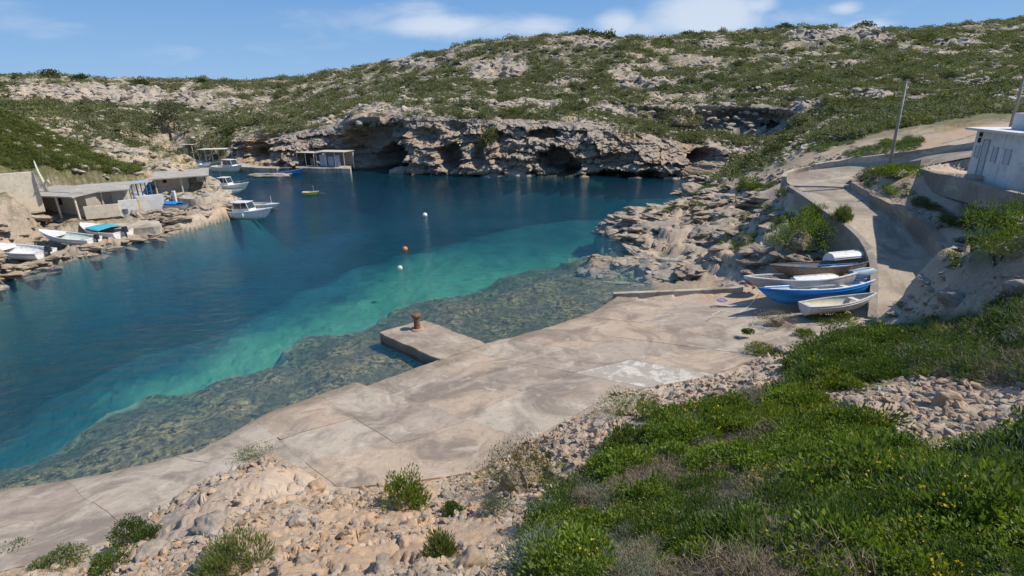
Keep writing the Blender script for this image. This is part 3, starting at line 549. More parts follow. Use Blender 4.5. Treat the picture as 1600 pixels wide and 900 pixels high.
# ------------------------------------------------------------------ ground and sea bed: one sheet to beyond the horizon of hills
def build_ground():
    nc, nr = 860, 700; u = np.linspace(-1.2, 1.2, nc); r = 3.2*(470/3.2)**(np.linspace(0, 1, nr)); y = r-6
    X = r[:, None]*u[None]; Y = np.repeat(y[:, None], nc, 1)
    X = X+.0; Z = ground(X, Y)
    px, py = proj(np.stack([X, Y, Z], -1)); dist = np.hypot(X, Y)
    # masks
    rock = rockmask(X, Y, Z); led = ledge_mask(X, Y, Z); cr = crag(X, Y, Z)
    gx = np.gradient(Z, axis=1)/np.maximum(np.gradient(X, axis=1), 1e-3); gy = np.gradient(Z, axis=0)/np.gradient(Y, axis=0); sl = np.hypot(gx, gy)
    big = fbm(X*.12, Y*.12, o=5, s=60); med = fbm(X*.5, Y*.5, o=5, s=61)
    tan = np.array((.50, .35, .235)); pink = np.array((.50, .34, .25)); grey = np.array((.34, .30, .26)); soil = np.array((.40, .27, .17)); orange = np.array((.48, .27, .12)); pale = np.array((.50, .44, .37))
    def mixc(a, b, t): return a*(1-t[..., None])+b*t[..., None]
    tint = np.broadcast_to(tan, X.shape+(3,)).copy(); tint = mixc(tint, pale, smooth(-.1, .4, med)*.6); tint = mixc(tint, soil, smooth(.0, .5, big)*.5)
    tint = mixc(tint, np.array((.34, .265, .195)), smooth(.3, .9, led)*.8); tint = mixc(tint, np.array((.43, .35, .27)), smooth(60, 100, dist)*.7); tint = mixc(tint, pale*.95, cr*.8)
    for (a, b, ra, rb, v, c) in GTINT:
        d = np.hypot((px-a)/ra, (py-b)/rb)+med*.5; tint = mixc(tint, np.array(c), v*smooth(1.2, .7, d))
    veg = np.zeros(X.shape)
    hill = smooth(55, 75, dist)*smooth(.5, 2, Z)
    hv = smooth(-.22, .10, fbm(X*.16, Y*.22, o=5, s=70)+.12*big)*(1-cr*.95)*smooth(1.3, .6, sl); veg = np.maximum(veg, hill*hv*.85)
    for P, v, soft in VEGP:
        d = sdist(px, py, P, 60.)+fbm(X*1.5, Y*1.5, o=3, s=72)*soft; veg = np.maximum(veg, v*smooth(soft, -soft*.5, d))
    veg *= (1-.0)
    uw = smooth(.12, -.12, Z+.06*med); beach = smooth(.7, .1, Z)*(Z > -1)
    bed = uw*.5+.5*smooth(-1.75, -2.3, Z+.45*fbm(X*.35, Y*.35, o=4, s=80))
    d1, d2 = bed_dist(X, Y); nz = fbm(X*.55, Y*.55, o=5, s=88); n0 = fbm(X*.14, Y*.14, o=4, s=89)
    bed = uw*.5+.5*smooth(-.35, .45, d1+.5*nz+.25*fbm(X*2, Y*2, o=3, s=90))*uw
    weed = np.maximum(smooth(-6.5, 2.0, d2+4.5*n0+2.2*nz), smooth(.25, .5, n0+.5*nz)*.6*(d1 > .5))*.97*uw; weed = np.maximum(weed, uw*.85*smooth(40, 58, Y+4*n0)*smooth(-.8, -1.6, Z)); weed = np.where((X < -22), uw*.97, weed)
    # damp dark band and algae at the waterline
    tint = mixc(tint, np.array((.13, .105, .06)), (smooth(.75, .15, Z+.5*med)*.85)*(1-uw))
    V = np.stack([X, Y, Z], -1).reshape(-1, 3)
    i = np.arange(nr*nc).reshape(nr, nc); F = np.stack([i[:-1, :-1], i[:-1, 1:], i[1:, 1:], i[1:, :-1]], -1).reshape(-1, 4)
    uu = X/np.maximum(Y, .1); ty, tz, ins = cliff_top(uu); r0 = CL_B[:, 0]/CL_B[:, 1]; by = np.interp(uu, r0, CL_B[:, 1])
    hole = ins & (Y > by-.4) & (Y < ty+.35)
    hole |= sdist(X, Y, QPOLY, 3.) < 0
    k = ~hole.reshape(-1)[F].any(1); F = F[k]
    used = np.zeros(len(V), bool); used[F.ravel()] = True; idx = np.cumsum(used)-1
    me = mesh_np('ground', V[used], idx[F], [M_GROUND], True)
    s = used
    attr(me, 'tint', np.c_[tint.reshape(-1, 3), np.ones(len(V))][s], 'FLOAT_COLOR'); attr(me, 'veg', veg.ravel()[s]); attr(me, 'hill', np.clip(smooth(50, 85, dist)*(1-.45*cr), 0, 1).ravel()[s]); attr(me, 'bed', bed.ravel()[s]); attr(me, 'weed', weed.ravel()[s])
    o = obj('ground', me); tag(o, kind='structure'); return o
GTINT = [(1545, 420, 70, 50, .8, (.24, .18, .13)), (1480, 325, 95, 42, .7, (.26, .20, .15)), (240, 262, 100, 30, 1., (.50, .36, .23)), (175, 240, 40, 10, .9, (.52, .38, .25)), (310, 290, 60, 20, .8, (.55, .42, .30)), (400, 850, 260, 60, .75, (.52, .32, .17)), (620, 820, 200, 60, .7, (.52, .33, .19)), (690, 745, 60, 25, .9, (.55, .37, .20)),  # first entry paints the steep bank face's shade into the rock tint
         (760, 830, 80, 40, .4, (.52, .34, .20)), (300, 800, 90, 60, .5, (.44, .37, .31)), (1510, 200, 40, 12, .9, (.52, .30, .14)), (1440, 225, 60, 12, .7, (.5, .32, .17)), (790, 112, 30, 10, .7, (.42, .25, .14)), (1380, 58, 16, 8, .8, (.45, .3, .18)),
         (310, 200, 20, 14, .6, (.5, .36, .22)), (480, 235, 40, 25, .5, (.5, .36, .22)), (540, 230, 15, 18, .8, (.55, .35, .17)), (1330, 58, 28, 10, .7, (.17, .16, .15)), (1440, 700, 70, 30, .6, (.34, .21, .13)), (150, 300, 50, 12, .5, (.5, .36, .25)), (1180, 340, 90, 40, .35, (.52, .38, .27))]
VEG1 = np.array([(870, 920), (830, 850), (890, 772), (965, 692), (1050, 650), (1140, 628), (1240, 620), (1310, 645), (1400, 665), (1480, 725), (1545, 710), (1640, 700), (1640, 930)]); VEG2 = np.array([(1222, 590), (1245, 558), (1310, 528), (1380, 512), (1480, 492), (1640, 472), (1640, 600), (1500, 602), (1410, 592), (1340, 612), (1260, 604)])
VEGP = [(VEG1, .95, 14.), (VEG2, .9, 14.),
        (np.array([(-60, 150), (0, 172), (60, 205), (130, 232), (215, 262), (222, 275), (190, 296), (120, 292), (60, 285), (-60, 270)]), .9, 5.),
        (np.array([(740, 750), (770, 705), (830, 695), (890, 710), (870, 760)]), .8, 12.),
        (np.array([(1500, 330), (1620, 290), (1620, 370), (1520, 420)]), .7, 14.), (np.array([(1215, 370), (1250, 345), (1290, 360), (1300, 385), (1230, 395)]), .7, 8.),
        (np.array([(1370, 270), (1400, 258), (1430, 262), (1400, 280)]), .6, 8.)]
build_ground()

def build_water():
    xs = np.linspace(-220, 62, 40); ys = np.linspace(-12, 150, 30); X, Y = np.meshgrid(xs, ys); V = np.stack([X, Y, X*0], -1).reshape(-1, 3)
    i = np.arange(1200).reshape(30, 40); F = np.stack([i[:-1, :-1], i[:-1, 1:], i[1:, 1:], i[1:, :-1]], -1).reshape(-1, 4)
    tag(obj('water', mesh_np('water', V, F, [M_WATER])), kind='structure')
build_water()

# ------------------------------------------------------------------ sea cliffs
def cliff(name, B, T, feats, nc, nr, ztb, label, amp=1., notch=None, tints=(), over=0., cat='cliff'):
    s = np.linspace(0, 1, nc); sb = np.r_[0, np.cumsum(np.linalg.norm(np.diff(B[:, :2], axis=0), axis=1))]; sb /= sb[-1]
    B_ = np.stack([np.interp(s, sb, B[:, k]) for k in range(3)], 1); T_ = np.stack([np.interp(s, sb, T[:, k]) for k in range(3)], 1)
    t = np.r_[np.linspace(-.35, 0, 8)[:-1], np.linspace(0, 1, nr-15), 1+np.linspace(0, 1, 9)[1:]*.22]; tt = np.clip(t, 0, 1)
    h = tt**1.25
    P = B_[None]*(1-h[:, None, None])+T_[None]*h[:, None, None]
    zz = B_[None, :, 2]*(1-tt[:, None])+T_[None, :, 2]*tt[:, None]; zz = np.where(t[:, None] < 0, B_[None, :, 2]+(ztb-B_[None, :, 2])*(-t[:, None]/.35), zz)
    P[..., 2] = zz
    tan_ = np.gradient(B_[:, :2], axis=0); tan_ /= np.linalg.norm(tan_, axis=1)[:, None]; nin = np.stack([-tan_[:, 1], tan_[:, 0]], 1)
    k = 41; nin = np.stack([np.convolve(np.pad(nin[:, i], k//2, mode='edge'), np.ones(k)/k, 'valid') for i in (0, 1)], 1)
    X, Y, Z = P[..., 0], P[..., 1], P[..., 2]; px, py = proj(P)
    wv = fbm(X*.5, Z*.5, Y*.5, 3, 90)
    wf = fbm(X*1.4, Z*1.4, Y*.5, 3, 89)
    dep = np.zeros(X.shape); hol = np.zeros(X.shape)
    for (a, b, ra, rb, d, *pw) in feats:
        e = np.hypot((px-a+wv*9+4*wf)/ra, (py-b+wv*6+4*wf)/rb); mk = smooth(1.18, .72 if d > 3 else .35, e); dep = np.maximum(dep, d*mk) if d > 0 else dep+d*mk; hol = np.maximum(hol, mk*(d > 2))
    n1 = fbm(X*.13, Y*.13, Z*.2, 4, 91); n2 = ridged(X*.33, Y*.33, Z*.5, 4, 92); n3 = fbm(X*1.1, Y*1.1, Z*1.6, 5, 93)
    ws = fbm(X*.08, Y*.08, s=94)*1.5; st = (Z+ws)/1.15; stp = smooth(.1, .9, st-np.floor(st)); lay = (_h(np.floor(st), np.floor(X*.05), np.floor(st)*0, 95)-.5)*1.3
    n4 = ridged(X*.8, Y*.8, Z*1.1, 3, 97)
    al = np.r_[0, np.cumsum(np.linalg.norm(np.diff(B_[:, :2], axis=0), axis=1))][None]+0*Z
    f1, f2, h_, h2_, h3_, ox_, oy_ = worley(al*.36+fbm(al*.3, Z*.5, s=301)*.7, Z*.62+fbm(al*.2, Z*.3, s=302)*.9, 303); blkc = (h_-.5)*1.5+(h2_-.5)*ox_*1.6+(h3_-.5)*oy_*1.8+smooth(.1, 0, f2-f1)*.55
    f1, f2, h_, h2_, h3_, ox_, oy_ = worley(al*1.1+fbm(al, Z, s=304)*.5, Z*1.7+fbm(al*.6, Z, s=305)*.5, 306); blkc = blkc+(h_-.5)*.45+(h3_-.5)*oy_*.6+smooth(.12, 0, f2-f1)*.2
    calm = np.zeros(X.shape)
    for (a, b, ra, rb, d, *pw) in feats:
        if d > 2: calm = np.maximum(calm, smooth(1.2, .6, np.hypot((px-a)/ra, (py-b)/rb)))
    disp = amp*(1-.72*calm)*(n1*2.4-(n2-.45)*1.0-(n4-.5)*.55+n3*.5+lay*1.0+stp*.55+blkc-.3)
    if over: disp = disp+over*np.sin(np.clip(tt, 0, 1)*math.pi)[:, None]
    if notch: disp = disp+notch*smooth(1.3, .3, Z)*smooth(-.6, .1, Z)*smooth(-.2, .3, fbm(X*.1, Y*.1, s=96)+.1)
    disp = disp*smooth(1.02, .82, t)[:, None]+dep*smooth(1.0, .93, t)[:, None]
    disp = disp*(smooth(-1.4, -.3, Z) if ztb < -1 else 1.)
    X = X+nin[None, :, 0]*disp; Y = Y+nin[None, :, 1]*disp
    # the lip: rows behind the top lie on the hill
    bk = np.clip(t-1, 0, 1)/.22*2.6
    X = X+nin[None, :, 0]*bk[:, None]; Y = Y+nin[None, :, 1]*bk[:, None]
    zg = ground(X[-9:], Y[-9:])+.06; w = smooth(1.0, 1.1, t[-9:])[:, None]; Z[-9:] = Z[-9:]*(1-w)+zg*w; Z[-1] -= .4
    Z = Z+np.where(t[:, None] > 0, .35*fbm(X*1.3, Y*1.3, s=98)*smooth(1.2, .9, t)[:, None], 0)
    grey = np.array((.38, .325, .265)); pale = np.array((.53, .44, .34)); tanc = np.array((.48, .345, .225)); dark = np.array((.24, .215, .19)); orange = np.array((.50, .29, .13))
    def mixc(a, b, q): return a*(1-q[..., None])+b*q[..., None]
    tn = np.broadcast_to(grey, X.shape+(3,)).copy(); tn = mixc(tn, tanc, smooth(-.1, .35, fbm(P[..., 0]*.15, P[..., 2]*.35, o=4, s=99))); tn = mixc(tn, pale, smooth(.05, .5, n3)*.7); tn = mixc(tn, dark, hol*.55)  # hol darkens caves and hollows: their shade is put into the rock tint
    tn = mixc(tn, pale, smooth(.85, 1., t)[:, None]*np.ones_like(X)*.6)
    for (a, b, ra, rb, v, c) in tints:
        e = np.hypot((px-a)/ra, (py-b)/rb)+wv*.4; tn = mixc(tn, np.array(c), v*smooth(1.15, .7, e))
    i = np.arange(len(t)*nc).reshape(len(t), nc); F = np.stack([i[:-1, :-1], i[:-1, 1:], i[1:, 1:], i[1:, :-1]], -1).reshape(-1, 4)
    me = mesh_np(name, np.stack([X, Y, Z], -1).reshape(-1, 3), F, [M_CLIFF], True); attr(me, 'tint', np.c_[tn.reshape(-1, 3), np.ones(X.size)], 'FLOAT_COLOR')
    o = obj(name, me); tag(o, kind='structure'); return o
OR = (.56, .33, .14)
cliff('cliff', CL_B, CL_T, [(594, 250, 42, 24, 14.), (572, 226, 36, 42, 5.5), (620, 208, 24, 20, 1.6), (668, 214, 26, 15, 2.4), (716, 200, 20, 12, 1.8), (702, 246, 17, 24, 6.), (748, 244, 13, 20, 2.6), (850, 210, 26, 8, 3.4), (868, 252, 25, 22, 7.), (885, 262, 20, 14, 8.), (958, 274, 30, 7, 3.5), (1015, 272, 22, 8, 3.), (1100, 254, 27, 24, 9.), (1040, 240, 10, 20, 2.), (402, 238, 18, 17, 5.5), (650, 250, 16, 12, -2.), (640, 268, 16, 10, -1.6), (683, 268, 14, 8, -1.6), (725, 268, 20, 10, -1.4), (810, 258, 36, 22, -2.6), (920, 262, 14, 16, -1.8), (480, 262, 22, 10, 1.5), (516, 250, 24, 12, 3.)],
      1000, 150, -5.5, 'x', 1., 1.5, [(402, 236, 24, 24, .85, OR), (541, 222, 12, 22, .9, OR), (690, 240, 12, 26, .5, (.5, .33, .2)), (430, 232, 30, 22, .6, (.5, .36, .24)), (585, 215, 40, 34, .7, (.27, .25, .225)), (1075, 240, 14, 14, .6, OR), (850, 216, 30, 6, .7, (.42, .3, .22))])  # grey entry above the big cave paints that face's shade into the rock
cliff('quarried_cliff', QB, QT, [(1018, 178, 22, 10, 2.), (1170, 184, 60, 15, 2.4), (1200, 196, 14, 5, 4.5), (1075, 185, 16, 18, -1.5)], 340, 60, QB[:, 2].min()-3, 'x', .38, None, [(1160, 185, 70, 16, .8, (.30, .28, .26)), (1020, 180, 26, 12, .6, (.33, .28, .24))], 1.2)

# ------------------------------------------------------------------ slipway of concrete slabs
def sampleline(L, n):
    s = np.r_[0, np.cumsum(np.linalg.norm(np.diff(L[:, :2], axis=0), axis=1))]; return np.stack([np.interp(np.asarray(n)*s[-1], s, L[:, k]) for k in range(3)], -1)
SLW2 = SL_W; SLI2 = np.vstack([SL_I, PZ([(1368, 498, 1.78)])])
def slip_pt(a, b):
    w = sampleline(SLW2, a); i = sampleline(SLI2, a); return w*(1-b)[..., None]+i*b[..., None]
def build_slip():
    t = empty('slipway', (0, 0, 0), label='pale concrete slipway of uneven cracked slabs sloping into the clear water', cat='slipway')
    # seams along the slip (fractions), shifted so the lines wander
    A = [0, .10, .205, .30, .385, .47, .555, .63, .71, .79, .87, 1.]
    rng = random.Random(4); kinds = {(4, 1): 0, (5, 2): 2, (6, 1): 0, (7, 2): 3, (6, 2): 0, (3, 0): 1, (2, 0): 2, (9, 0): 1, (8, 0): 1, (10, 1): 0, (9, 2): 2, (5, 0): 0, (7, 1): 0, (8, 1): 0, (6, 0): 1}
    for i in range(len(A)-1):
        B = [0, .36+rng.uniform(-.06, .06), .70+rng.uniform(-.05, .05), 1.]
        if i < 2: B = [0, .5, 1.]
        for j in range(len(B)-1):
            n1, n2 = 14, 10; dz = rng.uniform(-.009, .009); da = rng.uniform(-.008, .008)
            aa = np.linspace(A[i]+.00012, A[i+1]-.00012, n1)[None].repeat(n2, 0); bb = np.linspace(B[j]+(.0006 if j else 0), B[j+1]-.0006, n2)[:, None].repeat(n1, 1)
            P = slip_pt(aa, bb); wob = fbm(P[..., 0]*.8, P[..., 1]*.8, o=3, s=200)*.05
            edge = np.zeros((n2, n1), bool); edge[0] = edge[-1] = True; edge[:, 0] = edge[:, -1] = True
            P[..., 0] += wob; P[..., 1] += fbm(P[..., 0]*.9, P[..., 1]*.9, o=3, s=201)*.05*(1 if j else 2.)
            P[..., 2] = P[..., 2]+.02*fbm(P[..., 0]*.7, P[..., 1]*.7, o=3, s=202)+dz
            bot = P.copy(); bot[..., 2] -= .5
            V = np.vstack([P.reshape(-1, 3), P.reshape(-1, 3), bot.reshape(-1, 3)]); I = np.arange(n1*n2).reshape(n2, n1); F = [tuple(f) for f in np.stack([I[:-1, :-1], I[:-1, 1:], I[1:, 1:], I[1:, :-1]], -1).reshape(-1, 4)]; up_ = np.cross(P[0, 1]-P[0, 0], P[1, 0]-P[0, 0])[2] > 0; F = F if up_ else [f[::-1] for f in F]
            ring = list(I[0, :])+list(I[1:, -1])+list(I[-1, -2::-1])+list(I[-2:0:-1, 0]); o_ = n1*n2
            for q in range(len(ring)): a, b = ring[q], ring[(q+1) % len(ring)]; F.append((b+o_, a+o_, a+2*o_, b+2*o_) if up_ else (a+o_, b+o_, b+2*o_, a+2*o_))
            k = kinds.get((i, j), rng.choice([0, 1, 2, 1]))
            me = mesh_np('slab', V, np.array(F), [M_CONC[k]], True); obj('slab', me, t)
    return t
build_slip()
def slabs(name, poly, z0, mat, parent=None, bev=.03, sub=None):
    mb = MB(); n = len(poly); V = [tuple(p) for p in poly]+[(p[0], p[1], z0) for p in poly]
    F = [tuple(range(n))]+[tuple(range(2*n-1, n-1, -1))]+[(i, i+n, (i+1) % n+n, (i+1) % n) for i in range(n)]
    mb.add(V, F); return mb.build(name, mat, parent, bev=bev)
def ring_noise(P, step=.3, amp=.03, seed=0):
    P = np.vstack([P, P[:1]]); Q = resample(P, step, False)[:-1]; Q[:, 0] += fbm(Q[:, 0]*2, Q[:, 1]*2, s=seed)*amp; Q[:, 1] += fbm(Q[:, 0]*2, Q[:, 1]*2, s=seed+3)*amp; return Q
j = slabs('jetty', ring_noise(JETTY[::-1], .25, .1, 7), -1.2, M_CONC[0], bev=.04)
tag(j, 'short square concrete jetty jutting off the slipway with the rusty bollard', 'jetty')
kb = PZ([(958, 459, .42), (1030, 456, .62), (1100, 453, .9), (1162, 449, 1.15)]); kb2 = kb+np.array((.03, .32, 0))
tag(slabs('kerb', ring_noise(np.vstack([kb, kb2[::-1]])[:: 1], .3, .03, 9), -.3, M_WALLP, bev=.03), 'low concrete kerb wall along the far edge of the slipway', 'kerb')

# ------------------------------------------------------------------ road, its walls
def strip(name, L, Rr, dz, mat, n=14, kind='structure'):
    L = resample(L, .01+np.linalg.norm(np.diff(L[:, :2], axis=0), axis=1).sum()/90, False)[:91]; Rr = resample(Rr, .01+np.linalg.norm(np.diff(Rr[:, :2], axis=0), axis=1).sum()/90, False)[:91]
    m = min(len(L), len(Rr)); L = L[:m]; Rr = Rr[:m]; w = np.linspace(0, 1, n)[None, :, None]; P = L[:, None]*(1-w)+Rr[:, None]*w
    P[..., 2] = zroad(P[..., 0], P[..., 1])+dz+.02*fbm(P[..., 0], P[..., 1], o=3, s=230)
    i = np.arange(m*n).reshape(m, n); F = np.stack([i[:-1, :-1], i[:-1, 1:], i[1:, 1:], i[1:, :-1]], -1).reshape(-1, 4)
    if (np.cross(P[0, 1, :2]-P[0, 0, :2], P[1, 0, :2]-P[0, 0, :2])) < 0: F = F[:, ::-1]
    return tag(obj(name, mesh_np(name, P.reshape(-1, 3), F, [mat], True)), kind=kind)
strip('road', RD_L, RD_R, .03, M_ROAD)
def wall(name, L, top, base, th, mat, label, cat='wall', side=1, pil=None, jag=0.):
    """L: plan line (n,3) ; top: array of top heights ; base: array"""
    n = len(L); tg = np.gradient(L[:, :2], axis=0); tg /= np.linalg.norm(tg, axis=1)[:, None]; nr = np.stack([-tg[:, 1], tg[:, 0]], 1)*side
    k = 5; V = []; F = []
    for i in range(n):
        h = top[i]; b = base[i]; zs = [b, b+(h-b)*.5, h, h, b+(h-b)*.5, b]; of = [-.06, -.02, 0, th, th+.02, th+.06]
        for q in range(6):
            j_ = fbm(np.array([L[i, 0]*1.7+q*3]), np.array([L[i, 1]*1.7]), s=240)[0]
            V.append((L[i, 0]+nr[i, 0]*(of[q]+j_*(.03+jag)), L[i, 1]+nr[i, 1]*(of[q]+j_*(.03+jag)), zs[q]+(j_*(.03+jag) if q in (2, 3) else 0)))
    for i in range(n-1):
        for q in range(5): F.append((i*6+q, (i+1)*6+q, (i+1)*6+q+1, i*6+q+1))
    F.append(tuple(range(6))); F.append(tuple((n-1)*6+q for q in range(5, -1, -1)))
    mb = MB(); mb.add(V, F); o = mb.build(name, mat); tag(o, label, cat)
    me = o.data; import bmesh; bm = bmesh.new(); bm.from_mesh(me); bmesh.ops.recalc_face_normals(bm, faces=bm.faces); bm.to_mesh(me); bm.free()
    return o
def gz(P): return rbf_eval(F_G, P[:, 0], P[:, 1])
iL = int(np.argmin(np.hypot(*(RD_L[:, :2]-Pz(1237, 292, 5.6)[:2]).T)))
LL = RD_L[:iL+1]; outer = LL[:, :2].copy(); tgl = np.gradient(LL[:, :2], axis=0); tgl /= np.linalg.norm(tgl, axis=1)[:, None]; nl = np.stack([-tgl[:, 1], tgl[:, 0]], 1)
if np.mean(nl[:, 0]) > 0: nl = -nl
def base_under(P, nrm, d): q = P[:, :2]+nrm*d; return np.minimum(rbf_eval(F_G, q[:, 0], q[:, 1]), P[:, 2]-.3)-1.3
wall('retaining_wall', LL, LL[:, 2]+.12, base_under(LL, nl, 1.)-.3, .36, M_WALL, 'tall curved concrete retaining wall carrying the road above the beached boats', side=1 if (nl[5]@np.stack([-tgl[5, 1], tgl[5, 0]])) > 0 else -1)
jj = np.hypot(*(RD_L[:, :2]-Pz(1230, 282, 5.75)[:2]).T).argmin(); kk = np.hypot(*(RD_L[:, :2]-Pz(1274, 265, 6.15)[:2]).T).argmin(); ee = len(RD_L)-2
def seg(P, a, b): return P[a:b+1]
S1 = seg(RD_L, jj, kk-1); wall('parapet', S1, S1[:, 2]+.32, S1[:, 2]-1.5, .35, M_WALLP, 'short pale rounded kerb at the outside of the road bend', 'parapet')
S2 = seg(RD_L, kk, ee); wall('parapet', S2, S2[:, 2]+.45, S2[:, 2]-1.5, .35, M_WALLP, 'long pale parapet wall along the far side of the upper road', 'parapet', jag=.03)
# masonry retaining wall on the bank side, from the bend down to the lower end
a0 = np.hypot(*(RD_R[:, :2]-Pz(1478, 468, 2.1)[:2]).T).argmin(); a1 = np.hypot(*(RD_R[:, :2]-Pz(1330, 290, 5.7)[:2]).T).argmin(); a2 = np.hypot(*(RD_R[:, :2]-Pz(1440, 258, 7.)[:2]).T).argmin()
S3 = seg(RD_R, a0, a1); f = np.linspace(0, 1, len(S3)); top3 = np.interp(f, [0, .2, .45, .75, .9, 1], [3.3, 4.0, 5.0, 5.8, 6.1, 6.25])
wall('bank_wall', S3, np.maximum(top3, S3[:, 2]+.5), S3[:, 2]-.6, .45, make_concrete('bank_wall_plaster', (.40, .30, .20), (.30, .24, .17)), 'rough brown retaining wall holding the bank on the landward side of the road', side=-1, jag=.05)
S4 = seg(RD_R, a1+1, a2); wall('kerb_wall', S4, S4[:, 2]+.5, S4[:, 2]-.8, .25, M_WALL, 'low dark kerb wall curving round the utility pole', side=-1)

# ------------------------------------------------------------------ plants and stones
def hit(px, py, t0=2., t1=420., n=900):
    """where the sight line through (px, py) meets the ground"""
    d = ray(px, py); t = t0*(t1/t0)**np.linspace(0, 1, n); X = d[0]*t; Y = d[1]*t; Z = EYE_H+d[2]*t
    g = ground(X, Y); k = np.argmax(g > Z)
    if g[k] <= Z[k]: k = n-1
    return np.array((X[k], Y[k], g[k]))
def hits(L):
    out = []; T = np.linspace(0, 1, 500); tt = 2.*(420/2.)**T; P = []
    for (px, py) in L: d = ray(px, py); P.append(np.stack([d[0]*tt, d[1]*tt, EYE_H+d[2]*tt], -1))
    P = np.array(P); g = ground(P[..., 0], P[..., 1])
    for i in range(len(L)): k = int(np.argmax(g[i] > P[i, :, 2])); out.append((P[i, k, 0], P[i, k, 1], g[i, k]))
    return np.array(out)
def leaf_mat(name, cols, rough=.55, trans=.35, patch=True):
    m = NT(name); N = m.N; L = m.L; r = m.rnd(); lf = m.at('leaf'); pn = m.noise(.09, 4, .6)
    f = m.math('FRACT', m.math('ADD', m.math('MULTIPLY', lf, .45), m.math('ADD', m.math('MULTIPLY', r, .75), m.math('MULTIPLY', pn, .8 if patch else 0.))))
    st = [(i/(len(cols)-1) if len(cols) > 1 else 0, c) for i, c in enumerate(cols)]
    c = m.ramp(f, st); m.base(c); m.rough(rough); m.bsdf.inputs['Specular IOR Level'].default_value = .3
    tr = N.new('ShaderNodeBsdfTranslucent'); L.new(m.mix(1., c, (1.3, 1.5, .6), 'MULTIPLY'), tr.inputs[0]); mx = N.new('ShaderNodeMixShader'); mx.inputs[0].default_value = trans
    L.new(m.bsdf.outputs[0], mx.inputs[1]); L.new(tr.outputs[0], mx.inputs[2]); L.new(mx.outputs[0], m.out.inputs['Surface']); return m.m
M_LBRIGHT = leaf_mat('leaf_bright_green', [(.08, .125, .016), (.14, .195, .022), (.20, .24, .03), (.13, .17, .028), (.08, .11, .018)])
M_LDARK = leaf_mat('leaf_dark_green', [(.05, .085, .018), (.08, .12, .025), (.11, .145, .03), (.06, .09, .022)])
M_LGREY = leaf_mat('leaf_grey_green', [(.16, .19, .13), (.11, .14, .09), (.20, .22, .16), (.13, .17, .12)], .8, .2)
M_LYEL = leaf_mat('leaf_yellow_green', [(.14, .17, .015), (.10, .15, .015), (.19, .19, .02), (.08, .12, .02)])
M_TWIG = leaf_mat('dry_twig', [(.27, .21, .14), (.18, .135, .09), (.33, .27, .19), (.22, .17, .115)], .9, .0)
M_FLOWER = leaf_mat('yellow_flower', [(.62, .46, .02), (.55, .36, .02), (.65, .52, .05)], .6, .3)
M_GRASS = leaf_mat('grass_blade', [(.10, .15, .03), (.17, .18, .05), (.08, .13, .025), (.22, .19, .08)], .6, .3)
M_HILL = leaf_mat('hill_scrub', [(.11, .125, .045), (.17, .185, .06), (.14, .14, .065), (.22, .22, .085), (.23, .20, .14), (.16, .18, .055), (.10, .11, .05), (.26, .24, .18), (.20, .175, .13)], .8, .25)
M_HILLD = leaf_mat('hill_scrub_dark', [(.06, .08, .02), (.085, .105, .028), (.065, .085, .024)], .8, .15)
M_HILLG = leaf_mat('headland_scrub', [(.12, .145, .032), (.16, .18, .04), (.10, .12, .035), (.18, .18, .06)], .7, .2)
def unit(v): return v/np.maximum(np.linalg.norm(v, axis=-1, keepdims=True), 1e-9)
def leaves(C, N_, ln, wd, rng, curl=.25):
    """diamond leaves at C (n,3) pointing along N_; returns V, F"""
    n = len(C); ln = np.broadcast_to(ln, n)[:, None]; wd = np.broadcast_to(wd, n)[:, None]
    s = unit(np.cross(N_, rng.normal(size=(n, 3)))); up = np.cross(s, N_)
    V = np.stack([C, C+N_*ln*.5+s*wd*.5+up*ln*curl*.3, C+N_*ln+up*ln*curl*-.1, C+N_*ln*.5-s*wd*.5+up*ln*curl*.3], 1)
    return V.reshape(-1, 3), np.arange(n*4).reshape(n, 4)
def crown_np(seed, n, rx, rz, ll, lw, clumps=14, up=.5, gap=.12, core=True, base=0.):
    rng = np.random.default_rng(seed); th = rng.uniform(0, 2*math.pi, clumps); ph = np.arccos(rng.uniform(-.05, 1, clumps))
    K = np.stack([np.sin(ph)*np.cos(th), np.sin(ph)*np.sin(th), np.cos(ph)], 1)*rng.uniform(.55, .95, (clumps, 1)); kr = rng.uniform(.28, .5, clumps)
    w = rng.integers(0, clumps, n); d = unit(rng.normal(size=(n, 3))); C = K[w]+d*(kr[w]*rng.uniform(.7, 1., n))[:, None]; C[:, 2] = np.abs(C[:, 2])
    N_ = unit(d*.7+unit(C)*.5+rng.normal(size=(n, 3))*.35+np.array((0, 0, up)))
    C = C*np.array((rx, rx, rz)); C[:, 2] += base
    V, F = leaves(C, N_, ll*rng.uniform(.6, 1.25, n), lw*rng.uniform(.7, 1.2, n), rng); at = np.repeat(rng.uniform(0, 1, n), 4)
    if core:
        nu, nv = 16, 8; uu, vv = np.meshgrid(np.linspace(0, 2*math.pi, nu+1), np.linspace(0, math.pi/2, nv)); X = np.sin(vv)*np.cos(uu); Y = np.sin(vv)*np.sin(uu); Z = np.cos(vv)
        rr = .45+.26*fbm(X*1.6+seed, Y*1.6, Z*1.6, 3, seed); cv = np.stack([X*rx*rr, Y*rx*rr, Z*rz*rr+base-.02], -1).reshape(-1, 3)
        i = np.arange(nv*(nu+1)).reshape(nv, nu+1); cf = np.stack([i[:-1, :-1], i[1:, :-1], i[1:, 1:], i[:-1, 1:]], -1).reshape(-1, 4)
        F = np.vstack([F, cf+len(V)]); V = np.vstack([V, cv]); at = np.r_[at, np.full(len(cv), .1)]
    return V, F, at
